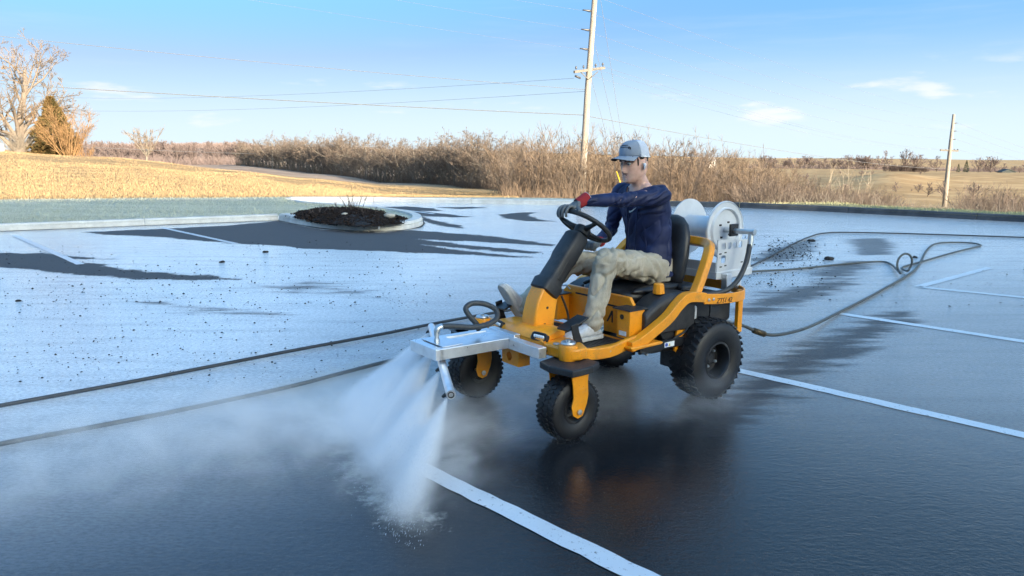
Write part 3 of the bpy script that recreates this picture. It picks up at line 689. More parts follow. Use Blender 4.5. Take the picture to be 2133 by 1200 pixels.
tangle('tall_weeds', 'straw-coloured tall weeds filling the foot of the thicket', M_BRUSH, 4500, f_thick, .3, 1.0, .009, 3)
def f_right(R, n):
    px = R.uniform(1590, 2140, n); Y = R.uniform(23, 40, n); return pxX(px, Y), Y
tangle('tall_weeds', 'pale dry weeds beyond the right verge', M_BARK_PALE, 2600, f_right, .25, .7, .006, 4)
def f_ridge(R, n):
    px = R.uniform(150, 620, n); Y = R.uniform(820, 1000, n); return pxX(px, Y), Y
tangle('far_wood', 'hazy wooded ridge on the left horizon', M_HAZE_MAUVE, 5200, f_ridge, 2.5, 6.5, .28, 5)
def f_sky(R, n):
    px = R.uniform(1540, 2160, n); Y = R.uniform(500, 560, n); return pxX(px, Y), Y
tangle('far_wood', 'thin line of far scrub along the right horizon', M_HAZE_MAUVE, 3200, f_sky, 1.2, 3.6, .12, 6)
# ---- grass blades: stubble of the mown field, frosted lawn, sunlit verge
def blades(name, label, m, n, pxr, yr, shade, h0, h1, wd, seed):
    g_ = np.random.default_rng(seed); k = n * 2
    y = yr[0] * (yr[1] / yr[0]) ** g_.random(k); x = pxX(g_.uniform(pxr[0], pxr[1], k), y); z = terrain_np(x, y)
    ok = sdist(lot_poly, x, y) < -.17
    xr = x + (y - BY) * .75
    s_ = BH + np.clip((xr - PX0) / 11, 0, 1) * PARA * (xr < PX1) - (z + (y - BY) / (.8 * math.cos(SUN_EL)) * math.sin(SUN_EL))
    if shade == 1: ok &= s_ > -.03
    if shade == 0: ok &= s_ < .03
    x, y, z = x[ok][:n], y[ok][:n], z[ok][:n]; n = len(x)
    h_ = g_.uniform(h0, h1, n); a_ = g_.uniform(0, PI, n); dx, dy = np.cos(a_) * wd, np.sin(a_) * wd
    V_ = np.stack([np.stack([x - dx, y - dy, z - .02], 1), np.stack([x + dx, y + dy, z - .02], 1), np.stack([x + g_.normal(0, .45, n) * h_, y + g_.normal(0, .45, n) * h_, z + h_], 1)], 1).reshape(-1, 3)
    me_ = bpy.data.meshes.new(name); me_.from_pydata(V_.tolist(), [], np.arange(n * 3).reshape(-1, 3).tolist()); me_.update()
    return tag(put(name, me_, m), label, 'grass', kind='stuff')
def gmat(name, lo, hi):
    t = NT(name); p = t.pos(); c = t.mix(t.ramp(t.noise(p, 5, 5, .8), .3, .7), lo, hi)
    t.final(Base_Color=c, Roughness=.9); t.set(t.b.inputs['Specular IOR Level'], .15); return t.m
M_STRAW = gmat('golden_stubble', (.27, .185, .095), (.44, .325, .185)); M_FROST = gmat('frosted_grass', (.33, .335, .23), (.70, .69, .57)); M_VERGE = gmat('pale_verge_grass', (.32, .32, .15), (.58, .55, .33))
blades('field_stubble', 'golden dry stubble of the mown hillside', M_STRAW, 210000, (-800, 1080), (19, 85), 0, .03, .09, .010, 11)
blades('frosted_lawn', 'frosted grey-green grass between kerb and golden field', M_FROST, 26000, (-600, 800), (15, 25), 1, .02, .06, .008, 12)
blades('verge_grass', 'pale sunlit grass of the verge along the right kerb', M_VERGE, 14000, (1380, 2180), (16, 27), None, .02, .07, .008, 13)
# ================================================================== riding mower carrying the washing rig
MO = Vector((1.005, 5.04, 0)); MRZ = math.atan2(-.60, -.80)
MROT = Matrix.Rotation(MRZ, 4, 'Z'); MW = Matrix.Translation(MO) @ MROT
def W(x, y, z): return MW @ Vector((x, y, z))
t = NT('yellow_paint'); c0 = t.coord(); n1 = t.noise(c0, 9, 4, .6)
c = t.mix(t.ramp(n1, .3, .7), (.90, .315, .008), (1.0, .375, .012)); c = t.mix(t.math('MULTIPLY', t.ramp(t.noise(c0, 7, 6, .72), .50, .72), .5), c, (.30, .17, .06))
spl = t.math('MULTIPLY', t.ramp(t.vor(c0, 85), .10, .2, 1, 0), t.ramp(t.noise(c0, 5, 4, .7), .42, .62)); c = t.mix(t.math('MULTIPLY', spl, .75), c, (.10, .085, .065))
scr = t.math('MULTIPLY', t.ramp(t.noise(t.map(c0, (2, 2, 60)), 3, 3, .6), .66, .70), t.ramp(t.noise(c0, 3, 3), .5, .65)); c = t.mix(t.math('MULTIPLY', scr, .6), c, (.55, .50, .42))
M_YEL = t.final(Base_Color=c, Roughness=t.ramp(n1, .2, .8, .30, .52), Coat_Weight=.2, Coat_Roughness=.15)
M_BLK = simple('black_plastic', (.018, .019, .022), .5, 0, .25, 60, .25, .003, (.09, .085, .08), .35)
M_BLKM = simple('black_metal', (.012, .012, .014), .35, 0, .2, 30, 0, 0, (.12, .11, .10), .3)
M_RUB = simple('tyre_rubber', (.010, .010, .012), .5, 0, .3, 40, .2, .003, (.04, .04, .04), .3)
M_ALU = simple('aluminium', (.80, .82, .85), .34, .85, .06, 14, .06, .001, (.55, .56, .58), .4)
M_ALUW = simple('painted_silver', (.70, .72, .74), .42, .15, .06, 12, 0, 0, (.4, .4, .4), .3)
M_ZINC = simple('zinc_steel', (.55, .58, .60), .35, .9, .1, 30)
M_VINYL = simple('black_vinyl', (.016, .016, .018), .42, 0, .2, 50, .15, .002, (.08, .08, .08), .25)
M_ENGINE = simple('grey_casting', (.09, .09, .095), .6, .3, .3, 20, .5, .01, (.03, .03, .03), .6)
M_HOSEB = simple('dark_rubber_hose', (.045, .05, .055), .5, 0, .2, 60, .2, .002)
M_LETTER = simple('dark_print', (.025, .02, .018), .6)
M_WHITE = simple('white_print', (.82, .83, .84), .5)
t = NT('headlamp_lens'); M_LED = t.final(Base_Color=(.92, .94, .95), Roughness=.12, Specular_IOR_Level=.8)
mower = empty('riding_mower', MO, MRZ, 'yellow riding mower with steering wheel, aluminium spray boom and silver hose reel', 'mower')
def text_part(name, s, size, parent, loc, ux, uy, m, extr=.0008, shear=0., spacing=1.0):
    """flat lettering laid on a surface; ux = reading direction, uy = up"""
    cu = bpy.data.curves.new(name, 'FONT'); cu.body = s; cu.size = size; cu.extrude = extr; cu.shear = shear; cu.space_character = spacing; cu.resolution_u = 2
    to = bpy.data.objects.new(name, cu); C.objects.link(to); dg = bpy.context.evaluated_depsgraph_get(); me_ = bpy.data.meshes.new_from_object(to.evaluated_get(dg))
    bpy.data.objects.remove(to); bpy.data.curves.remove(cu)
    ux = Vector(ux).normalized(); uy = (Vector(uy) - ux * Vector(uy).dot(ux)).normalized(); uz = ux.cross(uy)
    mt = Matrix((ux, uy, uz)).transposed().to_4x4(); mt.translation = Vector(loc); me_.transform(mt); me_.materials.clear()
    return put(name, me_, m, parent)
def rbox(name, c, size, m, parent, bevel=.008, rot=None): return MB().box(c, size, rot).build(name, m, parent, bevel=bevel, seg=3, autos=35)
def sqtube(pts, wy, wz, up=(0, 0, 1), closed=False, side=None):
    """rectangular-section tube swept along a path; wy across, wz along 'up'"""
    pts = [Vector(p) for p in pts]; rings = []; m = len(pts)
    for i in range(m):
        d = (pts[min(i + 1, m - 1)] - pts[max(i - 1, 0)]).normalized()
        s_ = Vector(side) if side is not None else d.cross(Vector(up)).normalized(); u_ = s_.cross(d).normalized()
        rings.append([pts[i] + s_ * a * wy / 2 + u_ * b * wz / 2 for a, b in ((-1, -1), (1, -1), (1, 1), (-1, 1))])
    return MB().loft(rings, True)
def smooth_path(pts, n=8, closed=False):
    """Catmull-Rom through the points"""
    pts = [Vector(p) for p in pts]; out = []; m = len(pts)
    rng = range(m) if closed else range(m - 1)
    for i in rng:
        p0, p1, p2, p3 = (pts[(i - 1) % m], pts[i], pts[(i + 1) % m], pts[(i + 2) % m]) if closed else (pts[max(i - 1, 0)], pts[i], pts[i + 1], pts[min(i + 2, m - 1)])
        for k in range(n):
            t_ = k / n; out.append(.5 * ((2 * p1) + (p2 - p0) * t_ + (2 * p0 - 5 * p1 + 4 * p2 - p3) * t_ ** 2 + (3 * p1 - p0 - 3 * p2 + p3) * t_ ** 3))
    if not closed: out.append(pts[-1])
    return out
# ---- wheels
def wheel(c, r, wd, rim_r, side, nlug, big):
    ax = (0, side, 0); h = wd / 2
    prof = [(rim_r, -h * .82), (rim_r + .012, -h * .95), (rim_r + (r - rim_r) * .5, -h * 1.06), (r - .028, -h * .98), (r - .008, -h * .80), (r - .004, -h * .4), (r - .002, 0), (r - .004, h * .4), (r - .008, h * .80), (r - .028, h * .98), (rim_r + (r - rim_r) * .5, h * 1.06), (rim_r + .012, h * .95), (rim_r, h * .82), (rim_r - .004, h * .6)]
    ty = MB().lathe(prof, 56, c, ax).build('wheel', M_RUB, mower, smooth=True)
    lugs = MB(); cc = Vector(c)
    for k in range(nlug):
        a = 2 * PI * k / nlug
        for row, (yy, ln, tw) in enumerate(((-.72, .5, .5), (-.2, .42, -.4), (.28, .42, .4), (.74, .5, -.5))):
            aa = a + (row % 2) * PI / nlug; rr = r - .0008 - (.008 if abs(yy) > .6 else 0)
            rot = Matrix.Rotation(aa, 3, 'Y') @ Matrix.Rotation(tw, 3, 'X')
            lugs.box(cc + Vector((math.cos(aa) * rr, yy * h, -math.sin(aa) * rr)), (.009 if big else .007, ln * h * .92, 2 * PI * r / nlug * .52), rot)
    q = lugs.build('tread', M_RUB, ty); q['kind'] = 'stuff'
    d = wd * .5
    MB().lathe([(rim_r + .006, h * .86), (rim_r + .004, h * .92), (rim_r - .008, h * .93), (rim_r - .016, h * .80), (rim_r - .02, h * .1), (rim_r * .55, h * .05), (rim_r * .5, h * .18), (rim_r * .42, h * .2), (.03, h * .2), (.03, h * .35), (.002, h * .35)], 36, c, ax).build('rim', M_BLKM, ty, smooth=True, autos=40)
    MB().lathe([(rim_r + .006, -h * .86), (rim_r - .016, -h * .8), (rim_r - .02, -h * .2), (.003, -h * .2)], 28, c, ax).build('rim', M_BLKM, ty, smooth=True, autos=40)
    if big:
        for k in range(4):
            a = k * PI / 2 + .5; MB().lathe([(.010, 0), (.010, .016), (.006, .022), (.001, .022)], 6, cc + Vector((math.cos(a) * rim_r * .46, side * h * .2, math.sin(a) * rim_r * .46)), ax).build('lug_nut', M_ZINC, ty)
    return ty
wheel((0, .45, .262), .262, .20, .118, 1, 34, True); wheel((0, -.45, .262), .262, .20, .118, -1, 34, True)
for s_ in (1, -1):
    wheel((1.21, .46 * s_, .182), .182, .145, .075, s_, 36, False)
    y0 = .46 * s_
    # caster fork: folded strap
    def leg(yc):
        poly = [(1.155, .345), (1.15, .395), (1.275, .395), (1.265, .345), (1.258, .265), (1.272, .215), (1.258, .165), (1.225, .145), (1.19, .155), (1.16, .22), (1.15, .27)]
        return poly
    fk = MB()
    for dy in (-.098, .098): fk.prism(leg(0), y0 + dy - .004, y0 + dy + .004, lambda u, v, w_: (u, w_, v))
    fk.box((1.212, y0, .393), (.135, .204, .010)); fk.build('caster_fork', M_YEL, mower, bevel=.003)
    MB().lathe([(.012, -.116), (.016, -.116), (.016, -.108), (.009, -.106), (.009, .106), (.016, .108), (.016, .116), (.002, .118)], 6, (1.222, y0, .185), (0, 1, 0)).build('axle_bolt', M_ZINC, mower)
    MB().prism([(1.33, y0 - .11), (1.35, y0), (1.31, y0 + .13 * s_ + .02), (1.16, y0 + .145 * s_), (1.07, y0 + .10 * s_), (1.07, y0 - .10 * s_), (1.2, y0 - .14 * s_)], .402, .442, lambda u, v, w_: (u, v, w_)).build('caster_guard', M_BLK, mower, bevel=.008)
    MB().lathe([(.05, .44), (.055, .46), (.055, .515), (.05, .53), (.002, .532)], 20, (1.18, y0 - .04 * s_, 0), (0, 0, 1)).build('caster_pivot', M_YEL, mower, smooth=True, autos=40)
    MB().lathe([(.042, .531), (.044, .537), (.040, .545), (.014, .547), (.013, .556), (.002, .558)], 18, (1.18, y0 - .04 * s_, 0), (0, 0, 1)).build('pivot_cap', M_ZINC, mower, smooth=True, autos=40)
# ---- front beam, floor, rails
beam = [(1.235, -.22), (1.235, .22), (1.225, .36), (1.205, .47), (1.15, .495), (1.09, .48), (1.05, .40), (1.03, .3), (1.03, -.3), (1.05, -.40), (1.09, -.48), (1.15, -.495), (1.205, -.47), (1.225, -.36)]
MB().prism(beam, .445, .512, lambda u, v, w_: (u, v, w_)).build('front_beam', M_YEL, mower, bevel=.012, seg=3, autos=35)
hood = []
for x, z0, hw in ((1.232, .513, .27), (1.215, .535, .262), (1.17, .556, .25), (1.09, .566, .22), (1.02, .556, .21)):
    hood.append([(x, -hw, .512), (x, -hw, z0 - .012), (x, -hw + .02, z0), (x, hw - .02, z0), (x, hw, z0 - .012), (x, hw, .512)])
MB().loft(hood, True).build('front_hood', M_YEL, mower, bevel=.006, seg=2, autos=35)
for s_ in (1, -1):
    hl = MB(); n_ = Vector((.86, .12 * s_, .5)).normalized(); c0 = Vector((1.212, .205 * s_, .533)); u_ = n_.cross(Vector((0, 0, 1))).normalized(); v_ = u_.cross(n_)
    def rr(hw, hh, off): return [c0 + n_ * off + u_ * (math.copysign(abs(math.cos(a)) ** .4, math.cos(a)) * hw) + v_ * (math.copysign(abs(math.sin(a)) ** .5, math.sin(a)) * hh) for a in [2 * PI * k / 24 for k in range(24)]]
    hl.loft([rr(.058, .026, -.02), rr(.058, .026, .008), rr(.05, .02, .010), rr(.047, .017, .003)], True); h_ = hl.build('headlight', M_BLK, mower, smooth=True, autos=40)
    for k in range(5):
        MB().ball(c0 + n_ * .006 + u_ * (-.032 + k * .016), (.008, .010, .012), 8, 6).build('lamp', M_LED, h_, smooth=True)
    MB().lathe([(.018, 0), (.02, .004), (.018, .008), (.002, .009)], 14, (1.19, .33 * s_, .512)).build('bolt_head', M_ZINC, mower, smooth=True, autos=40)
rbox('floor_pan', (.83, 0, .438), (.42, .74, .022), M_YEL, mower, .004)
mat_ = MB()
mat_.box((.84, .02, .4515), (.34, .62, .006))
for k in range(12): mat_.box((.70 + k * .025, .02, .4555), (.008, .58, .003))
mat_.build('floor_mat', M_BLK, mower)
for s_ in (1, -1):
    p_ = smooth_path([(1.10, .455 * s_, .468), (1.0, .45 * s_, .452), (.86, .43 * s_, .44), (.75, .425 * s_, .455), (.66, .43 * s_, .468), (.58, .43 * s_, .468)], 5)
    sqtube(p_, .035, .068).build('side_rail', M_YEL, mower, bevel=.008, seg=2, autos=35)
    MB().box((1.02, .40 * s_, .405), (.06, .05, .05)).build('rail_tab', M_YEL, mower, bevel=.004)
    # fender tube sweeping from the foot pan up and back
    p_ = smooth_path([(.735, .455 * s_, .452), (.66, .455 * s_, .466), (.52, .455 * s_, .525), (.40, .455 * s_, .585), (.31, .455 * s_, .655), (.23, .455 * s_, .69), (.12, .455 * s_, .68), (.075, .455 * s_, .672)], 6)
    sqtube(p_, .058, .062, side=(0, 1, 0)).build('fender_tube', M_YEL, mower, bevel=.010, seg=3, autos=35)
    MB().prism([(.755, .435), (.76, .457), (.5, .457), (.475, .447), (.5, .437)], .425 * s_, .50 * s_, lambda u, v, w_: (u, w_, v)).build('tube_foot', M_YEL, mower, bevel=.008)
    p_ = smooth_path([(.16, .44 * s_, .665), (.09, .425 * s_, .745), (.01, .40 * s_, .84), (-.055, .375 * s_, .915), (-.105, .345 * s_, .958), (-.155, .295 * s_, .978), (-.19, .20 * s_, .985), (-.20, .0, .987)], 6)
    sqtube(p_, .062, .052, up=(-.9, 0, -.4)).build('hoop_tube', M_YEL, mower, bevel=.010, seg=3, autos=35)
bp = smooth_path([(.075, .47, .662), (-.1, .475, .645), (-.28, .46, .635), (-.42, .41, .63), (-.51, .30, .635), (-.55, .12, .64), (-.55, -.12, .64), (-.51, -.30, .635), (-.42, -.41, .63), (-.28, -.46, .635), (-.1, -.475, .645), (.075, -.47, .662)], 6)
sqtube(bp, .012, .066).build('rear_bumper', M_YEL, mower, bevel=.003, autos=40)
bmp = mower.children[-1]
text_part('lettering', 'ZTS1 42', .047, bmp, (-.03, .4835, .624), (-1, -.02, -.055), (0, 0, 1), M_LETTER, shear=.2)
for x in (.045, .0): MB().lathe([(.010, 0), (.010, .005), (.002, .007)], 10, (x, .479 + (.0 if x else .001), .655), (0, 1, 0)).build('bolt_head', M_ZINC, bmp)
for s_ in (1, -1):
    rbox('bumper_post', (-.44, .36 * s_, .50), (.05, .03, .30), M_YEL, mower, .004)
    MB().prism([(.17, .36), (.14, .60), (.17, .62), (.24, .60), (.27, .34), (.22, .31)], .39 * s_, .41 * s_, lambda u, v, w_: (u, w_, v)).build('axle_bracket', M_YEL, mower, bevel=.004)
# ---- steering pedestal, column, wheel
def pedring(x0, x1, z0, z1, hw):
    return [(x0, -hw, z0), (x1, -hw, z1), (x1, hw, z1), (x0, hw, z0)]
ped = MB().loft([pedring(.985, 1.142, .512, .515, .068), pedring(.975, 1.132, .60, .615, .066), pedring(.955, 1.105, .69, .712, .063), pedring(.925, 1.055, .765, .80, .058)], True)
pd = ped.build('steering_pedestal', M_YEL, mower, bevel=.012, seg=3, autos=40)
for z_, x_ in ((.56, 1.06), (.66, 1.04), (.74, .99)):
    MB().lathe([(.008, 0), (.008, .003), (.001, .003)], 10, (x_, .0665 - (.003 if z_ > .7 else 0), z_), (0, 1, 0)).build('bolt_head', M_BLKM, pd)
cA, cB = Vector((1.0, 0, .765)), Vector((.735, 0, 1.085)); cd_ = (cB - cA).normalized(); cs = Vector((0, 1, 0)); cu_ = cs.cross(cd_)
def colring(t_, hw, hh, off=0):
    c0 = cA.lerp(cB, t_) + cu_ * off; r_ = []
    for k in range(20):
        a = 2 * PI * k / 20; r_.append(c0 + cs * math.copysign(abs(math.cos(a)) ** .45, math.cos(a)) * hw + cu_ * math.copysign(abs(math.sin(a)) ** .45, math.sin(a)) * hh)
    return r_
MB().loft([colring(-.10, .05, .05), colring(-.06, .078, .075), colring(.08, .08, .08), colring(.14, .068, .062), colring(.45, .068, .058), colring(.55, .074, .064), colring(.93, .07, .06), colring(.97, .06, .05)], True).build('steering_column', M_BLK, mower, smooth=True, autos=50)
col_ = mower.children[-1]
MB().box(cA.lerp(cB, .33) + Vector((0, .068, 0)), (.03, .006, .13), Matrix.Rotation(math.atan2(cd_.x, cd_.z), 3, 'Y')).build('column_recess', M_BLKM, col_, bevel=.002)
SWC = Vector((.685, 0, 1.128)); swn = Vector((-math.sin(math.radians(36)), 0, math.cos(math.radians(36)))); swv = Vector((swn.z, 0, -swn.x)); SWR = .172
def swp(a, r=SWR, off=0): return SWC + (cs * math.cos(a) + swv * math.sin(a)) * r + swn * off
sw = MB().tube([swp(2 * PI * k / 48) for k in range(48)], .0155, 12, closed=True).build('steering_wheel', M_BLK, mower, smooth=True)
for a in (math.radians(20), math.radians(160), math.radians(270)):
    MB().tube([swp(a, .03, -.028), swp(a, .09, -.018), swp(a, SWR - .004, 0)], [.022, .016, .014], 8).build('spoke', M_BLK, sw, smooth=True)
MB().lathe([(.03, -.07), (.05, -.06), (.055, -.03), (.046, -.012), (.02, -.008), (.002, -.008)], 20, SWC, swn).build('wheel_hub', M_BLK, sw, smooth=True, autos=40)
# ---- seat base, boxes, tank, seat
sb = MB().prism([(-.34, .448), (-.34, .66), (-.30, .70), (.28, .70), (.31, .66), (.31, .448)], .535, .56, lambda u, v, w_: (w_, u, v)).build('seat_base_panel', M_YEL, mower, bevel=.005)
text_part('lettering', 'ZTS1', .034, sb, (.5615, .175, .556), (0, 1, 0), (0, 0, 1), M_LETTER, shear=.2, spacing=1.0)
lg = MB().prism([(.085, .515), (.128, .592), (.140, .592), (.143, .515), (.131, .515), (.130, .565), (.098, .515)], .5602, .5618, lambda u, v, w_: (w_, u, v)).build('chevron_mark', M_LETTER, sb)
MB().box((.5605, .11, .625), (.003, .23, .011)).build('panel_slot', M_LETTER, sb)
MB().box((.5605, -.10, .655), (.003, .23, .011)).build('panel_slot', M_LETTER, sb)
for s_ in (1, -1):
    bx_ = MB().box((.60, .335 * s_, .555), (.13, .11, .175)).build('control_box', M_YEL, mower, bevel=.006)
    MB().lathe([(.016, 0), (.016, .002), (.001, .002)], 16, (.666, .325 * s_, .60), (1, 0, 0)).build('box_hole', M_LETTER, bx_)
    tk_ = MB()
    tk_.loft([[(x, y * s_, z) for y, z in ((.27, .47), (.42, .47), (.425, z1 - .03), (.40, z1), (.27, z1))] for x, z1 in ((.56, .62), (.50, .655), (.44, .69), (.36, .715), (.22, .715), (.12, .70), (.10, .60))], True)
    tk_.build('side_tank', M_BLK, mower, bevel=.012, seg=2, autos=40)
    MB().box((.60, .33 * s_, .647), (.16, .15, .008)).build('box_cover', M_BLK, mower, bevel=.003)
    MB().prism([(.15, .34), (.30, .36), (.42, .50), (.30, .62), (.12, .64)], .33 * s_, .385 * s_, lambda u, v, w_: (u, w_, v)).build('inner_fender', M_BLK, mower, bevel=.006)
cap_prof = [(.036, .714), (.038, .72), (.033, .772), (.03, .778), (.002, .778)]
fc = MB(); rings = []
for r_, z_ in cap_prof: rings.append([Vector((.375 + math.cos(2 * PI * k / 20) * r_ * (1 if k % 2 else .93), .35 + math.sin(2 * PI * k / 20) * r_ * (1 if k % 2 else .93), z_)) for k in range(20)])
fc.loft(rings, True).build('fuel_cap', M_YEL, mower, bevel=.002)
def sup(c, hx, hy, n=32, e=.5): return [(c[0] + math.copysign(abs(math.cos(a)) ** e, math.cos(a)) * hx, c[1] + math.copysign(abs(math.sin(a)) ** e, math.sin(a)) * hy, c[2]) for a in [2 * PI * k / n for k in range(n)]]
def cush(rings_):
    return MB().loft(rings_, True)
cush([sup((.27, 0, .61), .20, .19), sup((.27, 0, .625), .245, .235), sup((.275, 0, .67), .262, .25), sup((.28, 0, .705), .255, .242), sup((.28, 0, .722), .22, .20), sup((.28, 0, .726), .1, .1)]).build('seat_cushion', M_VINYL, mower, smooth=True)
for y_ in (-.225, .225):
    MB().ball((.26, y_, .715), (.23, .045, .030), 16, 8).build('seat_bolster', M_VINYL, mower, smooth=True)
rbox('seat_base', (.27, 0, .60), (.40, .36, .05), M_BLK, mower, .01)
rbox('seat_plate', (.50, .08, .652), (.05, .26, .03), M_YEL, mower, .004)
brings = []
for z_, x_, th, hw in ((.66, .01, .03, .15), (.69, .0, .052, .20), (.78, -.02, .06, .215), (.90, -.05, .058, .215), (1.02, -.075, .055, .20), (1.10, -.095, .05, .165), (1.145, -.105, .042, .115), (1.162, -.11, .025, .06)):
    brings.append(sup((x_, 0, z_), th, hw, 32, .75))
MB().loft(brings, True).build('seat_back', M_VINYL, mower, smooth=True)
# ---- engine, transaxles, underside
rbox('engine_shroud', (-.22, 0, .52), (.44, .60, .20), M_BLK, mower, .03)
MB().lathe([(.17, .60), (.18, .63), (.17, .66), (.10, .675), (.002, .675)], 24, (-.18, -.02, 0)).build('engine_cover', M_BLK, mower, smooth=True, autos=40)
rbox('air_filter', (-.02, -.20, .68), (.16, .14, .10), M_BLK, mower, .02)
rbox('battery_cable', (.02, .25, .70), (.12, .10, .05), M_BLKM, mower, .02)
rbox('coolant_bottle', (.10, .36, .56), (.10, .08, .09), simple('milky_plastic', (.6, .62, .64), .4), mower, .015)
rbox('rear_frame', (-.1, 0, .36), (.8, .34, .10), M_BLKM, mower, .01)
rbox('under_frame', (.62, 0, .40), (.75, .66, .045), M_BLKM, mower, .008)
for s_ in (1, -1):
    en = MB(); en.box((.10, .30 * s_, .285), (.22, .13, .17)); en.lathe([(.07, 0), (.075, .02), (.075, .07), (.04, .09), (.002, .09)], 18, (.10, .30 * s_, .18), (0, 0, 1), True)
    for k in range(5): en.box((.02 + k * .04, .30 * s_, .375), (.008, .14, .03))
    en.build('transaxle', M_ENGINE, mower, bevel=.01)
    rbox('rear_axle', (0, .33 * s_, .262), (.05, .16, .05), M_BLKM, mower, .008)
rbox('side_bar', (.42, .43, .405), (.40, .02, .055), M_BLKM, mower, .004)
stk = MB().box((.36, .4412, .405), (.09, .0016, .032)).build('warning_sticker', M_WHITE, mower)
MB().lathe([(.012, 0), (.012, .001), (.001, .001)], 16, (.388, .4422, .405), (0, 1, 0)).build('sticker_mark', simple('blue_print', (.03, .10, .45), .5), stk)
MB().prism([(.352, .395), (.37, .395), (.361, .413)], .4421, .4431, lambda u, v, w_: (u, w_, v)).build('sticker_mark', simple('amber_print', (.7, .5, .05), .5), stk)
MB().tube([(.60, .40, .40), (.60, .47, .385), (.60, .48, .385)], .008, 8).build('drain_bolt', M_ZINC, mower)
# ---- pedals
for s_ in (1, -1):
    y_ = .315 * s_; dz = 0 if s_ > 0 else .02
    pl_ = MB().box((1.045, y_ - .01 * s_, .61 + dz), (.17, .10, .012), Matrix.Rotation(math.radians(20), 3, 'Y')).build('pedal', M_BLKM, mower, bevel=.004)
    sqtube([(1.09, y_ + .05 * s_, .62 + dz), (1.075, y_ + .052 * s_, .56), (1.03, y_ + .052 * s_, .455)], .010, .05, side=(0, 1, 0)).build('pedal_arm', M_BLKM, pl_, bevel=.002)
    MB().lathe([(.014, 0), (.014, .008), (.003, .012)], 12, (1.035, y_ + .058 * s_, .47), (0, 1, 0)).build('bolt_head', M_ZINC, pl_)
# ---- spray boom
boom = sqtube([(1.302, -.36, .482), (1.302, .345, .482)], .058, .062).build('spray_boom', M_ALU, mower, bevel=.003)
MB().box((1.302, .3465, .482), (.048, .002, .052)).build('tube_end', simple('brushed_end', (.6, .58, .55), .3, .8), boom)
for y_ in (-.19, .045): sqtube([(1.331, y_, .486), (1.80, y_, .492)], .05, .062, up=(0, 0, 1)).build('boom_arm', M_ALU, boom, bevel=.003)
MB().box((1.80, -.0725, .492), (.05, .285, .0625)).build('boom_end', M_ALU, boom, bevel=.003)
MB().box((1.563, -.0725, .508), (.46, .186, .006)).build('boom_deck', M_ALU, boom)
MB().box((1.70, -.0725, .5255), (.13, .235, .004)).build('mount_plate', M_ALU, boom, bevel=.001)
MB().box((1.26, -.0725, .50), (.045, .26, .05)).build('hitch_plate', M_ALU, boom, bevel=.002)
hb = MB().prism([(-.075, .335), (-.075, .435), (.115, .435), (.115, .335)], 1.235, 1.31, lambda u, v, w_: (w_, u, v))
from mathutils.geometry import tessellate_polygon
def holed(outer, holes, a, b, fn):
    """plate with real openings: outer and holes are 2-D loops"""
    q = MB(); loops = [[Vector((p[0], p[1], 0)) for p in outer]] + [[Vector((p[0], p[1], 0)) for p in h_] for h_ in holes]
    flat = [p for l_ in loops for p in l_]; n = len(flat); tr_ = tessellate_polygon(loops)
    q.v = [Vector(fn(p.x, p.y, a)) for p in flat] + [Vector(fn(p.x, p.y, b)) for p in flat]
    for f_ in tr_: q.f.append(tuple(f_)); q.f.append(tuple(n + k for k in reversed(f_)))
    o = 0
    for l_ in loops:
        m_ = len(l_)
        for k in range(m_): q.f.append((o + k, o + (k + 1) % m_, n + o + (k + 1) % m_, n + o + k))
        o += m_
    return q
def ngon(cx_, cy_, rx, ry, n=14, e=1.0): return [(cx_ + math.copysign(abs(math.cos(2 * PI * k / n)) ** e, math.cos(2 * PI * k / n)) * rx, cy_ + math.copysign(abs(math.sin(2 * PI * k / n)) ** e, math.sin(2 * PI * k / n)) * ry) for k in range(n)]
hk = holed([(-.065, .335), (.085, .335), (.085, .445), (-.065, .445)], [ngon(.0, .385, .026, .028)], 1.27, 1.278, lambda u, v, w_: (w_, u, v)).build('hitch_bracket', M_YEL, mower, bevel=.002)
MB().box((1.235, .089, .39), (.085, .008, .11)).build('bracket_side', M_YEL, hk, bevel=.002)
MB().box((1.235, -.069, .39), (.085, .008, .11)).build('bracket_side', M_YEL, hk, bevel=.002)
MB().box((1.235, .01, .339), (.07, .15, .006)).build('bracket_floor', M_YEL, hk, bevel=.001)
MB().box((1.25, .20, .44), (.05, .12, .012)).build('boom_clamp', M_YEL, boom, bevel=.002)
# nozzle bar, swung askew under the boom
NA, NB = Vector((1.345, -.79, .425)), Vector((2.005, .505, .425)); nd = (NB - NA).normalized()
nb_ = MB().tube([NA, NB], .0235, 16).build('nozzle_bar', M_ALU, boom, smooth=True, autos=40)
MB().lathe([(.012, 0), (.016, .001), (.016, .006), (.012, .006)], 14, NB, nd).build('bar_plug', M_BLKM, nb_)
NOZ = [NA.lerp(NB, f) for f in (.05, .36, .66, .965)]; ndir = Vector((.80, -.28, -.52)).normalized()
for p_ in NOZ: MB().lathe([(.010, .015), (.010, .032), (.007, .046), (.003, .048)], 8, p_, ndir, True).build('nozzle', M_BLKM, nb_)
MB().lathe([(.017, .52), (.017, .545), (.013, .55), (.013, .565), (.016, .567), (.016, .59), (.012, .592)], 8, (1.735, -.07, 0), (0, 0, 1), True).build('hose_fitting', M_ZINC, boom)
hp = smooth_path([(1.735, -.07, .585), (1.725, -.07, .605), (1.69, -.068, .612), (1.60, -.06, .60), (1.50, -.05, .583), (1.40, -.05, .585), (1.325, -.06, .61), (1.31, -.09, .655), (1.36, -.13, .69), (1.44, -.15, .70), (1.485, -.15, .675), (1.475, -.12, .63), (1.44, -.11, .585), (1.42, -.11, .545)], 6)
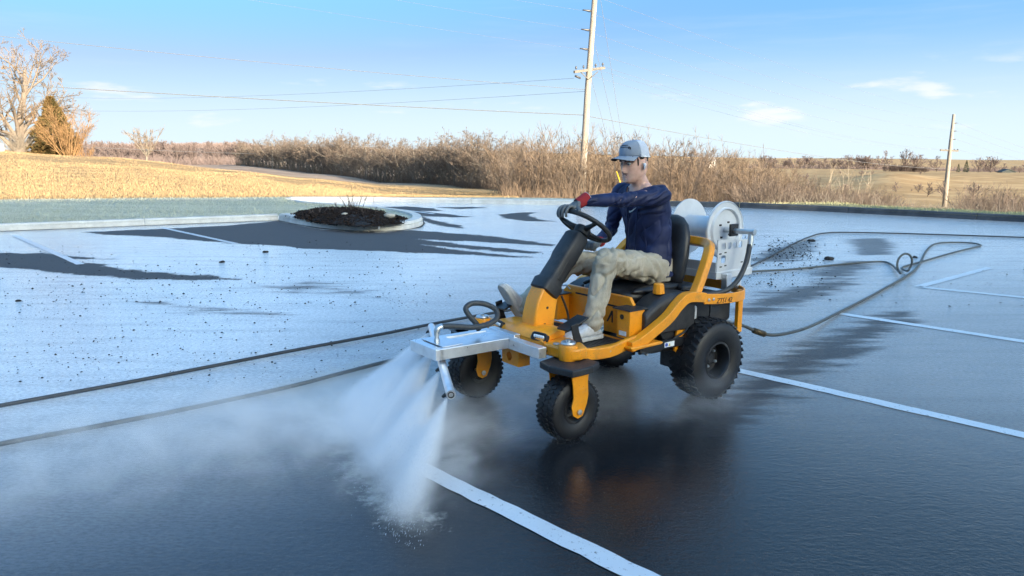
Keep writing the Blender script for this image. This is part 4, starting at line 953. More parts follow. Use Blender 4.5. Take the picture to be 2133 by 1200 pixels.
MB().tube(hp[5:], .0165, 12).build('boom_hose', M_HOSEB, boom, smooth=True); MB().tube(hp[:12], .0185, 10).build('hose_crimp', M_ZINC, boom, smooth=True)
# ---- hose reel on its bracket
reel = MB()
RX, RY0, RY1, RZ_ = -.45, -.12, .20, 1.05
tray = MB().box((-.44, .03, .757), (.40, .56, .05)).build('hose_reel', M_ALUW, mower, bevel=.004)
for s_ in (-.24, .30):
    p_ = holed([(-.25, .782), (-.625, .782), (-.622, .955), (-.612, .983), (-.25, 1.0)], [ngon(x_, .955, .021, .023, 16, .6) for x_ in (-.315, -.375, -.435, -.495)] + [ngon(-.315, .865, .026, .028, 16, .6)], s_ - .003, s_ + .003, lambda u, v, w_: (u, w_, v))
    sp = p_.build('side_plate', M_ALUW, tray, bevel=.0)
    for x_, z_ in ((-.28, .905), (-.335, .91), (-.34, .82), (-.29, .815), (-.52, .83), (-.555, .835)): MB().box((x_, s_ + .0035, z_), (.022, .003, .008)).build('plate_slot', M_LETTER, sp)
MB().box((-.245, .03, .805), (.006, .54, .085)).build('front_plate', M_ALUW, tray, bevel=.002)
fp = tray.children[-1]
text_part('lettering', 'Kruer', .042, fp, (-.2415, -.10, .79), (0, 1, 0), (0, 0, 1), simple('pressed_letters', (.2, .22, .24), .5))
MB().tube([(-.2415, -.135 + math.cos(a) * .016, .803 + math.sin(a) * .018) for a in [2 * PI * k / 14 for k in range(14)]], .003, 6, closed=True).build('emblem', simple('pressed_letters', (.2, .22, .24), .5), fp)
for yd in (RY0, RY1):
    s_ = 1 if yd > 0 else -1
    MB().lathe([(.002, 0), (.085, 0), (.087, .0), (.138, .0), (.142, .012), (.148, .018), (.154, .012), (.158, .002), (.190, .004), (.197, .010), (.201, .004), (.201, -.004), (.19, -.004), (.002, -.006)], 56, (RX, yd, RZ_), (0, s_, 0)).build('reel_disc', M_ALUW, tray, smooth=True, autos=35)
    dk = tray.children[-1]
    for k in range(4):
        a = k * PI / 2 + .6; MB().box((RX + math.cos(a) * .062, yd + s_ * .002, RZ_ + math.sin(a) * .062), (.022, .004, .012)).build('disc_slot', M_LETTER, dk)
MB().lathe([(.084, RY0), (.086, RY0 + .01), (.086, RY1 - .01), (.084, RY1)], 40, (RX, 0, RZ_), (0, 1, 0)).build('drum', M_ALUW, tray, smooth=True, autos=40)
MB().tube([(RX, -.28, RZ_), (RX, .33, RZ_)], .018, 12).build('axle', M_ZINC, tray, smooth=True, autos=40)
rbox('bearing_block', (RX, .275, RZ_ + .005), (.085, .02, .085), M_BLKM, tray, .006)
rbox('bearing_block', (RX, -.23, RZ_ + .005), (.085, .02, .085), M_BLKM, tray, .006)
MB().tube([(RX, .33, RZ_), (RX, .40, RZ_ + .002), (RX, .445, RZ_ + .002)], [.02, .017, .021], 10).build('swivel', M_ZINC, tray, smooth=True, autos=40)
MB().tube([(RX, .415, RZ_), (RX + .003, .418, RZ_ - .05), (RX + .012, .42, RZ_ - .10)], [.016, .02, .02], 10).build('swivel_elbow', M_ZINC, tray, smooth=True, autos=40)
hp = smooth_path([(RX + .012, .42, RZ_ - .08), (RX + .05, .425, RZ_ - .20), (RX + .12, .42, RZ_ - .31), (RX + .21, .39, RZ_ - .38), (RX + .32, .33, RZ_ - .40), (RX + .40, .25, RZ_ - .39)], 8)
MB().tube(hp, .0175, 12).build('reel_hose', M_HOSEB, tray, smooth=True)
MB().box((RX + .004, .0, RZ_ + .0), (.01, .01, .01)).build('drum_clip', M_BLKM, tray)
for x_, y_ in ((-.30, .335), (-.56, .335), (-.30, -.28), (-.56, -.28)):
    if x_ < -.5: rbox('reel_post', (x_ + .06, y_ * .9, .70), (.05, .012, .11), M_ALU, tray, .003)
    else: rbox('reel_post', (x_ - .02, y_, .70), (.055, .045, .14), M_ALU, tray, .004)
rbox('post_foot', (-.32, .345, .632), (.12, .07, .008), M_ALU, tray, .002)
# hose connection at the back
MB().tube([(-.55, .10, .40), (-.66, .10, .36), (-.72, .10, .33)], .017, 10).build('hose_outlet', M_ZINC, mower, smooth=True)

# ---- small hardware: bolts along the frame, cables, decals, mud
for s_ in (1, -1):
    for x_, z_ in ((.98, .455), (.88, .446), (.70, .462), (.62, .468)): MB().lathe([(.009, 0), (.009, .005), (.003, .007)], 6, (x_, (.444 + (.006 if x_ > .9 else 0)) * s_, z_), (0, s_, 0)).build('bolt_head', M_ZINC, mower)
    for x_ in (1.236, ): 
        for y_ in (.10, .30): MB().lathe([(.008, 0), (.008, .004), (.002, .006)], 6, (x_, y_ * s_, .475), (1, 0, 0)).build('bolt_head', M_BLKM, mower)
for pts_c in ([(.10, .30, .70), (.0, .33, .69), (-.10, .30, .66), (-.18, .22, .655)], [(.02, .20, .70), (-.06, .30, .68), (-.12, .36, .60), (-.10, .37, .45)], [(.30, .42, .43), (.20, .425, .46), (.12, .40, .52), (.05, .38, .60)], [(.62, .40, .395), (.50, .42, .37), (.36, .40, .36), (.22, .36, .33)], [(.93, .07, .72), (.90, .09, .62), (.88, .10, .50), (.80, .10, .45)]):
    MB().tube(smooth_path(pts_c, 6), .007, 8).build('cable', M_BLKM, mower, smooth=True)
MB().box((.668, .335, .50), (.002, .06, .028)).build('warning_sticker', M_WHITE, mower); MB().box((-.02, .4812, .585), (.09, .0016, .03)).build('warning_sticker', M_BLKM, mower)
MB().tube([(.66, -.30, .70), (.66, -.20, .72), (.66, -.16, .70)], .006, 8).build('latch_handle', M_ZINC, mower, smooth=True)
# ================================================================== the rider (coordinates in the mower's frame)
from mathutils.bvhtree import BVHTree
def remesh(mb, voxel, it=4, fac=.5):
    me_ = mb.mesh('tmp'); o = bpy.data.objects.new('tmp', me_); C.objects.link(o)
    r_ = o.modifiers.new('r', 'REMESH'); r_.mode = 'VOXEL'; r_.voxel_size = voxel; r_.use_smooth_shade = True
    if it: s_ = o.modifiers.new('s', 'SMOOTH'); s_.iterations = it; s_.factor = fac
    dg = bpy.context.evaluated_depsgraph_get(); out = bpy.data.meshes.new_from_object(o.evaluated_get(dg))
    bpy.data.objects.remove(o); bpy.data.meshes.remove(me_); out.materials.clear(); return out
def displace(me_, fn):
    n = len(me_.vertices); co = np.empty(n * 3, np.float32); me_.vertices.foreach_get('co', co); co = co.reshape(-1, 3)
    no = np.empty(n * 3, np.float32); me_.vertices.foreach_get('normal', no); no = no.reshape(-1, 3)
    for i in range(n):
        d = fn(Vector(co[i]), Vector(no[i]))
        if d: co[i] += no[i] * d
    me_.vertices.foreach_set('co', co.ravel()); me_.update()
def chain(mb, pts, rs, n=20, sub=5):
    P_ = smooth_path(pts, sub); k = len(P_); R_ = list(np.interp(np.linspace(0, len(pts) - 1, k), range(len(pts)), rs)); mb.tube(P_, R_, n)
    mb.ball(P_[0], R_[0], 16, 10); mb.ball(P_[-1], R_[-1], 16, 10)
def torso_rings(extra, zlo, zhi):
    T = [(.735, .135, .135, .19), (.80, .125, .14, .185), (.88, .105, .128, .168), (.98, .10, .12, .162), (1.10, .115, .122, .170), (1.20, .140, .126, .182), (1.27, .160, .115, .190), (1.325, .178, .088, .168), (1.36, .19, .066, .112), (1.385, .197, .056, .07)]
    out = []
    for z, x, hd, hw in T:
        if z < zlo or z > zhi: continue
        out.append([(x + math.copysign(abs(math.cos(a)) ** .85, math.cos(a)) * (hd + extra), math.copysign(abs(math.sin(a)) ** .85, math.sin(a)) * (hw + extra), z) for a in [2 * PI * k / 28 for k in range(28)]])
    return out
SHL, ELL, WRL = Vector((.185, .178, 1.312)), Vector((.485, .122, 1.288)), Vector((.705, .004, 1.288))
SHR, ELR, WRR = Vector((.195, -.178, 1.312)), Vector((.20, -.262, 1.06)), Vector((.415, -.15, .995))
HPL, KNL, ANL = Vector((.15, .10, .82)), Vector((.655, .17, .918)), Vector((.795, .20, .55))
HPR, KNR, ANR = Vector((.15, -.10, .82)), Vector((.67, -.165, .865)), Vector((.985, -.245, .60))
HC = Vector((.262, 0, 1.508)); HROT = Matrix.Rotation(math.radians(6), 3, 'Y')     # head bowed a little
def hd_(x, y, z): return HC + HROT @ Vector((x, y, z))
HT = np.array([(-.119, .066, .026, .0), (-.110, .088, .040, .03), (-.098, .093, .050, .05), (-.078, .090, .060, .072), (-.05, .088, .0665, .086), (-.02, .089, .071, .095), (.01, .088, .0735, .10), (.03, .0945, .0745, .10), (.07, .092, .072, .096), (.10, .072, .056, .074), (.117, .03, .025, .03)])
def head_surface(a, z):
    f, s_, b = (float(np.interp(z, HT[:, 0], HT[:, k])) for k in (1, 2, 3))
    c, sn = math.cos(a), math.sin(a); e = .86
    x = math.copysign(abs(c) ** e, c) * (f if c > 0 else b); y = math.copysign(abs(sn) ** e, sn) * s_
    g = lambda v, m, w_: math.exp(-((v - m) / w_) ** 2)
    if c > 0:
        nz = float(np.interp(z, [-.056, -.05, -.040, -.02, .005, .022, .035], [0, .016, .031, .024, .012, .005, 0])); x += nz * g(y, 0, .0105 if z > -.02 else .0135)
        x += .006 * g(abs(y), .013, .007) * g(z, -.043, .008)
        x -= .014 * g(abs(y), .031, .016) * g(z, .011, .012); x += .006 * g(abs(y), .03, .025) * g(z, .033, .009)
        x += .006 * g(y, 0, .024) * g(z, -.069, .0055) + .0065 * g(y, 0, .022) * g(z, -.081, .006) - .004 * g(y, 0, .026) * g(z, -.075, .003)
        x -= .004 * g(y, 0, .03) * g(z, -.092, .006); x += .004 * g(y, 0, .02) * g(z, -.108, .01)
        k = .004 * g(abs(y), .048, .016) * g(z, -.012, .018); x += k
    return Vector((x, y, z))
body = MB()
zs = list(np.linspace(-.119, .117, 66)); body.loft([[HC + HROT @ head_surface(2 * PI * k / 72, z) for k in range(72)] for z in zs], True)
for s_ in (1, -1):
    body.ball(hd_(-.012, .075 * s_, -.004), (.021, .010, .031), 14, 10, HROT @ Matrix.Rotation(.25 * s_, 3, 'Z'))
chain(body, [(.185, 0, 1.33), (.205, 0, 1.385), (.235, 0, 1.43), (.245, 0, 1.47)], [.075, .056, .054, .055])
body.loft(torso_rings(-.014, .7, 1.39), True)
for a_ in ((SHL, ELL, WRL), (SHR, ELR, WRR)): chain(body, [a_[0], a_[0].lerp(a_[1], .5), a_[1], a_[1].lerp(a_[2], .35), a_[2]], [.05, .043, .034, .036, .025], 16)
for a_ in ((HPL, KNL, ANL), (HPR, KNR, ANR)): chain(body, [a_[0], a_[0].lerp(a_[1], .5), a_[1], a_[1].lerp(a_[2], .4), a_[2]], [.08, .066, .05, .05, .034], 16)
bm_ = remesh(body, .0042, 2, .4)
t = NT('skin'); c0 = t.coord(); n1 = t.noise(c0, 22, 5, .6)
sk = t.mix(t.ramp(n1, .3, .7), (.58, .345, .265), (.70, .44, .345))
t.final(Base_Color=sk, Roughness=.5, Subsurface_Weight=.12, Subsurface_Scale=.02, Normal=t.bump(t.noise(c0, 260, 3), .15, .001))
t.set(t.b.inputs['Subsurface Radius'], (1, .35, .2)); M_SKIN = t.m
person = put('person', bm_, M_SKIN, smooth=True); person.location = MO; person.rotation_euler = (0, 0, MRZ)
tag(person, 'rider in navy long-sleeved shirt, khaki trousers and grey cap steering the yellow mower', 'person')
M_HAIR = simple('dark_brown_hair', (.035, .022, .015), .6, 0, .4, 220, .5, .003); M_EYEW = simple('eye_white', (.62, .60, .58), .3); M_IRIS = simple('dark_iris', (.02, .013, .01), .15)
M_LIP = simple('lips', (.42, .20, .17), .5)
for s_ in (1, -1):
    e_ = MB().ball(hd_(.0765, .031 * s_, .010), .0125, 14, 10).build('eye', M_EYEW, person, smooth=True)
    MB().ball(hd_(.0835, .0315 * s_, .0075), (.0058, .0072, .0068), 10, 8).build('iris', M_IRIS, e_, smooth=True)
    lid = [HC + HROT @ (head_surface(math.atan2(y_ * s_, .085), z_) + Vector((.0035, 0, 0))) for y_, z_ in ((.017, .014), (.024, .0185), (.032, .0195), (.040, .0175), (.046, .012))]
    MB().tube(smooth_path(lid, 4), .0032, 6).build('eyelid', M_SKIN, person, smooth=True)
    lsh = [q + HROT @ Vector((.0026, 0, -.0032)) for q in lid]; MB().tube(smooth_path(lsh, 4), .0012, 5).build('lashes', M_HAIR, person, smooth=True)
    br = [HC + HROT @ (head_surface(math.atan2(y_ * s_, .085), z_) + Vector((.002, 0, 0))) for y_, z_ in ((.012, .026), (.022, .0305), (.034, .0325), (.046, .029), (.053, .023))]
    MB().tube(smooth_path(br, 4), [.0035] * 2 + [.0046] * 13 + [.0022] * 2, 6).build('eyebrow', M_HAIR, person, smooth=True)
    # hair at the temple and above the ear
    h_ = MB()
    for k in range(7):
        a0 = (1.24 + .30 * k) * s_; zb = (-.010, .030, .040, .012, -.03, -.05, -.055)[k]
        ring = [HC + HROT @ (head_surface(a0 + (.17 if k else .07) * s_ * math.cos(q), .045 + (zb - .045) * (.5 + .5 * math.sin(q))) * 1.02) for q in [2 * PI * j / 12 for j in range(12)]]
        ring2 = [HC + HROT @ (head_surface(a0 + (.17 if k else .07) * s_ * math.cos(q), .045 + (zb - .045) * (.5 + .5 * math.sin(q))) * .96) for q in [2 * PI * j / 12 for j in range(12)]]
        h_.loft([ring2, ring], True)
    h_.build('hair', M_HAIR, person, smooth=True)
fr_ = MB()
for k in range(9):
    a0 = -.75 + k * .19; p0 = HC + HROT @ (head_surface(a0, .055) * 1.02); p1 = HC + HROT @ (head_surface(a0 + .05, .036) * 1.025); fr_.tube([p0, p0.lerp(p1, .6), p1], [.012, .011, .004], 7)
fr_.build('hair', M_HAIR, person, smooth=True)
mo = []
for y_, z_ in ((-.024, -.0665), (-.015, -.0605), (-.005, -.0585), (.005, -.0585), (.015, -.0605), (.024, -.0665)): mo.append(HC + HROT @ (head_surface(math.atan2(y_, .092), z_) + Vector((.0018, 0, 0))))
MB().tube(smooth_path(mo, 4), [.0015, .0022] + [.0032] * 17 + [.0022, .0015], 6).build('moustache', simple('thin_moustache', (.26, .15, .11), .7), person, smooth=True)
lp = [HC + HROT @ (head_surface(math.atan2(y_, .092), -.0745) + Vector((.0015, 0, 0))) for y_ in (-.021, -.01, 0, .01, .021)]
MB().tube(smooth_path(lp, 4), .0026, 6).build('lips', M_LIP, person, smooth=True)
eb = MB().ball(hd_(-.004, .090, -.006), (.011, .009, .013), 12, 8).build('earbud', simple('glossy_white', (.85, .85, .87), .15, coat=.5), person, smooth=True)
MB().tube([hd_(-.002, .093, -.008), hd_(.006, .093, -.034)], [.005, .004], 8).build('stem', simple('glossy_white', (.85, .85, .87), .15), eb, smooth=True)
# ---- cap
t = NT('cap_twill'); c0 = t.coord(); M_CAPG = t.final(Base_Color=t.mix(t.noise(c0, 420, 2), (.17, .21, .27), (.34, .39, .46)), Roughness=.85, Normal=t.bump(t.noise(c0, 500, 2), .4, .001))
t = NT('cap_mesh'); c0 = t.coord(); M_CAPW = t.final(Base_Color=t.mix(t.ramp(t.vor(c0, 420), .2, .45), (.85, .87, .9), (.52, .56, .64)), Roughness=.8)
M_CAPB = simple('cap_underbrim', (.012, .012, .014), .8)
def cap_pt(a, v, off=0):
    """v 0 at the rim, 1 at the button"""
    rim_z = .052 + .006 * math.cos(a) - .018 * (.5 - .5 * math.cos(a)); ph = v * PI / 2
    rx = (.107 if math.cos(a) > 0 else .112) + off; ry = .086 + off; k = math.cos(ph) ** .62
    z = rim_z + (.152 - rim_z + off) * math.sin(ph) ** .9; lift = .006 * max(0, math.cos(a)) * math.sin(ph * 2)
    return hd_(math.cos(a) * (rx * k + lift) - .004, math.sin(a) * ry * k, z)
def cap_sector(a0, a1, n):
    q = MB(); av = np.linspace(a0, a1, n); vs = np.linspace(0, .995, 12)
    for off in (0, -.004):
        for v in vs:
            for a in av: q.v.append(cap_pt(a, v, off))
    m_ = len(av)
    for l_ in (0, 1):
        o = l_ * 12 * m_
        for i in range(11):
            for j in range(m_ - 1): q.f.append((o + i * m_ + j, o + i * m_ + j + 1, o + (i + 1) * m_ + j + 1, o + (i + 1) * m_ + j))
    o = 12 * m_
    for j in range(m_ - 1): q.f.append((j, j + 1, o + j + 1, o + j))
    for i in range(11):
        q.f.append((i * m_, (i + 1) * m_, o + (i + 1) * m_, o + i * m_)); q.f.append((i * m_ + m_ - 1, (i + 1) * m_ + m_ - 1, o + (i + 1) * m_ + m_ - 1, o + i * m_ + m_ - 1))
    return q
cap = cap_sector(-1.35, 1.35, 40).build('cap', M_CAPG, person, smooth=True)
cap_sector(1.352, 2 * PI - 1.352, 44).build('mesh_panel', M_CAPW, cap, smooth=True)
MB().ball(cap_pt(0, 1), .007, 8, 6).build('button', M_CAPG, cap, smooth=True)
MB().tube([cap_pt(1.352 + (2 * PI - 2.704) * k / 30, .02, .001) for k in range(31)], .0045, 6).build('sweatband', simple('cap_white', (.8, .82, .85), .8), cap, smooth=True)
def brim(off):
    out = []
    for i in range(9):
        r_ = i / 8; row = []
        for j in range(25):
            a = -1.25 + 2.5 * j / 24; p0 = Vector((math.cos(a) * .100, math.sin(a) * .084, 0)); ext = .082 * math.cos(a * .92) ** .55
            x = p0.x + ext * r_; y = p0.y * (1 + .02 * r_); z = .060 + .004 * math.cos(a) - r_ * .010 - (y / .084) ** 2 * .024 * (.25 + .75 * r_) + off
            row.append(hd_(x, y, z))
        out.append(row)
    return out
up_ = brim(0); dn = brim(-.0045)
q = MB().loft(up_, False, closed_ring=False); q.build('brim', M_CAPG, cap, smooth=True)
q = MB().loft(dn, False, closed_ring=False); q.build('underbrim', M_CAPB, cap, smooth=True)
edge = up_[-1]; MB().tube([a_.lerp(b_, .5) for a_, b_ in zip(up_[-1], dn[-1])], .0032, 6).build('brim_edge', M_CAPB, cap, smooth=True)
# stitched lettering on the cap front: two short lines and a small mark, too small to read
q = MB(); R = random.Random(2)
for row, v in ((0, .50), (1, .40)):
    a = -.32
    while a < .46:
        wd = R.uniform(.018, .035); p0 = cap_pt(a, v, .0012); p1 = cap_pt(a + wd, v, .0012); q.tube([p0, p1], .0022, 5); a += wd + .012
q.build('stitched_lettering', M_LETTER, cap)
q = MB()
for a, v in ((.54, .34), (.54, .40), (.60, .40), (.66, .36), (.66, .31)): q.ball(cap_pt(a, v, .001), .0042, 6, 5)
q.build('stitched_mark', M_LETTER, cap)
# ---- shirt
sh = MB(); sh.loft(torso_rings(.003, .79, 1.33), True)
sh.loft([[(x, y, z) for x, y, z in r_] for r_ in torso_rings(.001, 1.2, 1.375)], True)
sh.loft([[(p[0] + .0, p[1], .80 - dz_ * (1 if True else 0)) for p in torso_rings(ex, .79, .81)[0]] for dz_, ex in ((0, .014), (.02, .02), (.035, .018))], True)
for a_, nm in (((SHL, ELL, WRL), 'L'), ((SHR, ELR, WRR), 'R')):
    sd0 = a_[0]; inn_ = sd0 + Vector((0, -.05 if nm == 'L' else .05, 0))
    chain(sh, [inn_, sd0, sd0.lerp(a_[1], .3), sd0.lerp(a_[1], .65), a_[1], a_[1].lerp(a_[2], .3), a_[1].lerp(a_[2], .7), a_[2]], [.064, .065, .060, .053, .045, .045, .039, .034], 20)
shm = remesh(sh, .006, 5, .5)
def wr(p, n):
    d = .006 * noise.noise(Vector((p.x * 9, p.y * 9, p.z * 14)))
    # pulls from the outstretched left arm
    if p.y > .05 and p.z > 1.18 and p.x > .15: d += .006 * math.sin((p.x * 1.0 + p.z * 2.2) * 62 + 3 * noise.noise(p * 12)) * max(0, 1 - abs(p.x - .27) / .16)
    if (p - ELL).length < .12: d += .004 * math.sin((p - ELL).dot((WRL - SHL).normalized()) * 170 + 2 * noise.noise(p * 20)) * (1 - (p - ELL).length / .12)
    if (p - ELR).length < .14: d += .006 * math.sin((p - ELR).dot(Vector((.5, 0, 1))) * 150 + 2 * noise.noise(p * 20)) * (1 - (p - ELR).length / .14)
    cr_ = 1 - abs(2 * noise.noise(Vector((p.x * 7 + p.y * 5, p.y * 8 - p.z * 3, p.z * 9 + p.x * 6))))
    d -= .009 * max(0, cr_) ** 5
    if p.z < 1.12 and abs(p.y) < .19: d += .015 * noise.noise(Vector((p.x * 5 + p.z * 6, p.y * 16 + p.z * 9, p.z * 9))) * min(1, (1.12 - p.z) / .15)
    return d
displace(shm, wr)
# neckline: cut a V / crew opening
bmx = bmesh.new(); bmx.from_mesh(shm)
kill = [v for v in bmx.verts if v.co.z > 1.352 - .05 * max(0, v.co.x - .20) / .06 and (Vector((v.co.x - .20, v.co.y)).length < .088)]
bmesh.ops.delete(bmx, geom=kill, context='VERTS'); bmx.to_mesh(shm); bmx.free()
t = NT('navy_jersey'); c0 = t.coord(); n1 = t.noise(c0, 7, 4, .6)
M_NAVY = t.final(Base_Color=t.mix(t.ramp(n1, .3, .7), (.0042, .010, .050), (.008, .019, .088)), Roughness=.62, Sheen_Weight=.06, Sheen_Roughness=.4, Normal=t.bump(t.noise(c0, 700, 2), .15, .0008))
t.set(t.b.inputs['Sheen Tint'], (.3, .4, .8, 1))
shirt = put('shirt', shm, M_NAVY, person, smooth=True); shirt['label'] = 'dark navy long-sleeved jersey'
bvh = BVHTree.FromPolygons([v.co.copy() for v in shm.vertices], [tuple(p_.vertices) for p_ in shm.polygons])
nl = []
for k in range(40):
    a = 2 * PI * k / 40; o_ = Vector((.20 + math.cos(a) * .085, math.sin(a) * .085, 1.6)); h_ = bvh.ray_cast(o_, Vector((0, 0, -1)))
    nl.append(Vector((.20 + math.cos(a) * .084, math.sin(a) * .080, (h_[0].z if h_[0] is not None else 1.35) + .001)))
MB().tube(nl, .0048, 6, closed=True).build('collar', M_NAVY, shirt, smooth=True)
# white swoosh-shaped mark on the chest
def on_chest(y, z):
    h_ = bvh.ray_cast(Vector((.7, y, z)), Vector((-1, 0, 0))); return (h_[0] + Vector((.0025, 0, 0))) if h_[0] is not None else Vector((.27, y, z))
top_ = [(-.036, .010), (-.040, .0), (-.034, -.010), (-.020, -.011), (0, -.003), (.022, .008), (.044, .019)]
bot_ = [(-.036, .010), (-.046, -.004), (-.044, -.020), (-.028, -.024), (0, -.012), (.022, .002), (.044, .019)]
q = MB(); cy_, cz_ = .0, 1.212
A_ = [on_chest(cy_ + u, cz_ + v) for u, v in top_]; B_ = [on_chest(cy_ + u, cz_ + v) for u, v in bot_]; q.v = A_ + B_
for k in range(6): q.f.append((k, k + 1, 7 + k + 1, 7 + k))
q.build('chest_mark', M_WHITE, shirt)
# ---- trousers
tr = MB(); tr.loft(torso_rings(.004, .73, .89), True)
for a_ in ((HPL, KNL, ANL), (HPR, KNR, ANR)):
    k_ = a_[1] + (a_[1] - (a_[0] + a_[2]) / 2).normalized() * .006
    e_ = a_[2] + (a_[2] - a_[1]).normalized() * -.005
    chain(tr, [a_[0], a_[0].lerp(k_, .35), a_[0].lerp(k_, .7), k_, k_.lerp(e_, .25), k_.lerp(e_, .6), e_], [.110, .099, .085, .077, .070, .066, .065], 22)
trm = remesh(tr, .0065, 5, .5)
def wt(p, n):
    side = 1 if p.y > 0 else -1; K = KNL if side > 0 else KNR; A = ANL if side > 0 else ANR; H_ = HPL if side > 0 else HPR
    d = .004 * noise.noise(Vector((p.x * 12, p.y * 12, p.z * 9)))
    dk = (p - K).length
    if dk < .2: d += .013 * math.sin(((p - K).dot(Vector((.75, 0, .66)))) * 105 + 3.5 * noise.noise(p * 11)) * (1 - dk / .2)
    if p.z < K.z: d += .012 * noise.noise(Vector((p.x * 26, p.y * 26, p.z * 5))) + .004 * math.sin(p.z * 95 + 5 * noise.noise(p * 9)) * max(0, 1 - (p - A).length / .16)
    else: d += .011 * noise.noise(Vector((p.x * 7, p.y * 22, p.z * 22)))
    cr_ = 1 - abs(2 * noise.noise(Vector((p.x * 8 + p.z * 5, p.y * 11, p.z * 7 - p.x * 4)))); d -= .012 * max(0, cr_) ** 5
    dh = (p - Vector((.26, p.y, .86))).length
    if dh < .17: d += .008 * math.sin((p.x * .8 - p.z * .6) * 90 + 3 * noise.noise(p * 10)) * (1 - dh / .17)
    return d
displace(trm, wt)
t = NT('khaki_cotton'); c0 = t.coord(); n1 = t.noise(c0, 6, 5, .65); n2 = t.noise(c0, 14, 6, .75)
c = t.mix(t.ramp(n1, .3, .7), (.38, .335, .255), (.53, .47, .365)); c = t.mix(t.math('MULTIPLY', t.ramp(n2, .52, .75), .55), c, (.20, .185, .155))
M_KHAKI = t.final(Base_Color=c, Roughness=.9, Normal=t.bump(t.math('ADD', t.noise(c0, 600, 2), t.math('MULTIPLY', t.noise(t.map(c0, (3, 3, 1)), 22, 4, .6), 3)), .35, .004))
tro = put('trousers', trm, M_KHAKI, person, smooth=True)
# ---- shoes
M_SHOE = simple('worn_white_leather', (.62, .63, .64), .6, 0, .1, 25, .15, .003, (.30, .29, .27), .5, dscale=30); M_SOLE = simple('pale_rubber_sole', (.50, .50, .49), .7, 0, .1, 40, .3, .004, (.25, .24, .22), .5, dscale=25)
t = NT('blue_speckle'); c0 = t.coord(); M_SPK = t.final(Base_Color=t.mix(t.ramp(t.noise(c0, 90, 4, .7), .45, .55), (.05, .17, .34), (.55, .66, .75)), Roughness=.7)
def shoe(heel, fwd, up):
    fwd = Vector(fwd).normalized(); up = Vector(up); up = (up - fwd * up.dot(fwd)).normalized(); sd_v = up.cross(fwd); heel = Vector(heel)
    def ring(x, hw, z0, z1, e=.7):
        return [heel + fwd * x + sd_v * math.copysign(abs(math.cos(a)) ** e, math.cos(a)) * hw + up * (z0 + (z1 - z0) * (.5 + .5 * math.copysign(abs(math.sin(a)) ** e, math.sin(a)))) for a in [2 * PI * k / 20 for k in range(20)]]
    s_ = MB().loft([ring(-.012, .02, .03, .07), ring(0, .033, .022, .10), ring(.04, .037, .02, .115), ring(.085, .038, .02, .108), ring(.13, .042, .02, .088), ring(.18, .046, .02, .070), ring(.23, .045, .022, .060), ring(.265, .035, .024, .050), ring(.282, .016, .028, .042)], True).build('shoe', M_SHOE, person, smooth=True, subsurf=1)
    sol = [(-.016, .018), (0, .036), (.05, .041), (.12, .043), (.19, .050), (.24, .048), (.272, .036), (.29, .014)]
    pl = [heel + fwd * x + sd_v * w_ for x, w_ in sol] + [heel + fwd * x - sd_v * w_ for x, w_ in reversed(sol)]
    MB().loft([[p_ + up * 0 for p_ in pl], [p_ + up * .026 for p_ in pl]], True).build('sole', M_SOLE, s_, bevel=.005, autos=40)
    MB().loft([ring(-.014, .022, .035, .085), ring(-.002, .0355, .03, .106), ring(.04, .0395, .035, .120), ring(.075, .0405, .04, .114)], False).build('heel_panel', M_SPK, s_, smooth=True)
    MB().tube([heel + fwd * (.012 + .012 * k) + up * (.112 + .004 * k) for k in range(4)], .034, 16).build('sock', M_SPK, s_, smooth=True)
    lc = MB()
    for k in range(5):
        x = .10 + .018 * k; z = .105 - .0085 * k - (.0 if k < 2 else .002); lc.tube([heel + fwd * x - sd_v * .022 + up * (z - .008), heel + fwd * x + up * (z + .001), heel + fwd * x + sd_v * .022 + up * (z - .008)], .0028, 5)
    lc.build('laces', M_SHOE, s_)
shoe((.735, .205, .459), (1, -.04, 0), (0, 0, 1)); shoe((1.0, -.25, .515), (.50, -.08, .80), (-.80, 0, .50))
# ---- gloves
M_GLOVE = simple('grey_nitrile', (.13, .14, .145), .55, 0, .15, 60, .3, .002); M_CUFF = simple('red_knit', (.30, .018, .022), .85, 0, .15, 120, .4, .002)
def hand(wrist, kn, fingers, thumb, pw, label=None):
    """palm from wrist to knuckle line; fingers = list of joint chains"""
    g_ = MB(); wrist = Vector(wrist); ks = [Vector(k_) for k_ in kn]; mid = sum(ks, Vector()) / len(ks)
    for k_ in ks: g_.tube([wrist.lerp(mid, .1) + (k_ - mid) * .45, wrist.lerp(k_, .55) + (k_ - mid) * .1, k_], [.0165, .0155, .0125], 12); g_.ball(k_, .0125, 10, 8)
    g_.ball(wrist.lerp(mid, .1), .024, 12, 8)
    for f_ in fingers:
        g_.tube(smooth_path(f_, 4), list(np.linspace(.0112, .0088, (len(f_) - 1) * 4 + 1)), 10); g_.ball(f_[-1], .0089, 10, 8)
    g_.tube(smooth_path(thumb, 4), list(np.linspace(.0145, .0102, (len(thumb) - 1) * 4 + 1)), 10); g_.ball(thumb[-1], .0102, 10, 8)
    return put('glove', remesh(g_, .003, 2, .4), M_GLOVE, person, smooth=True)
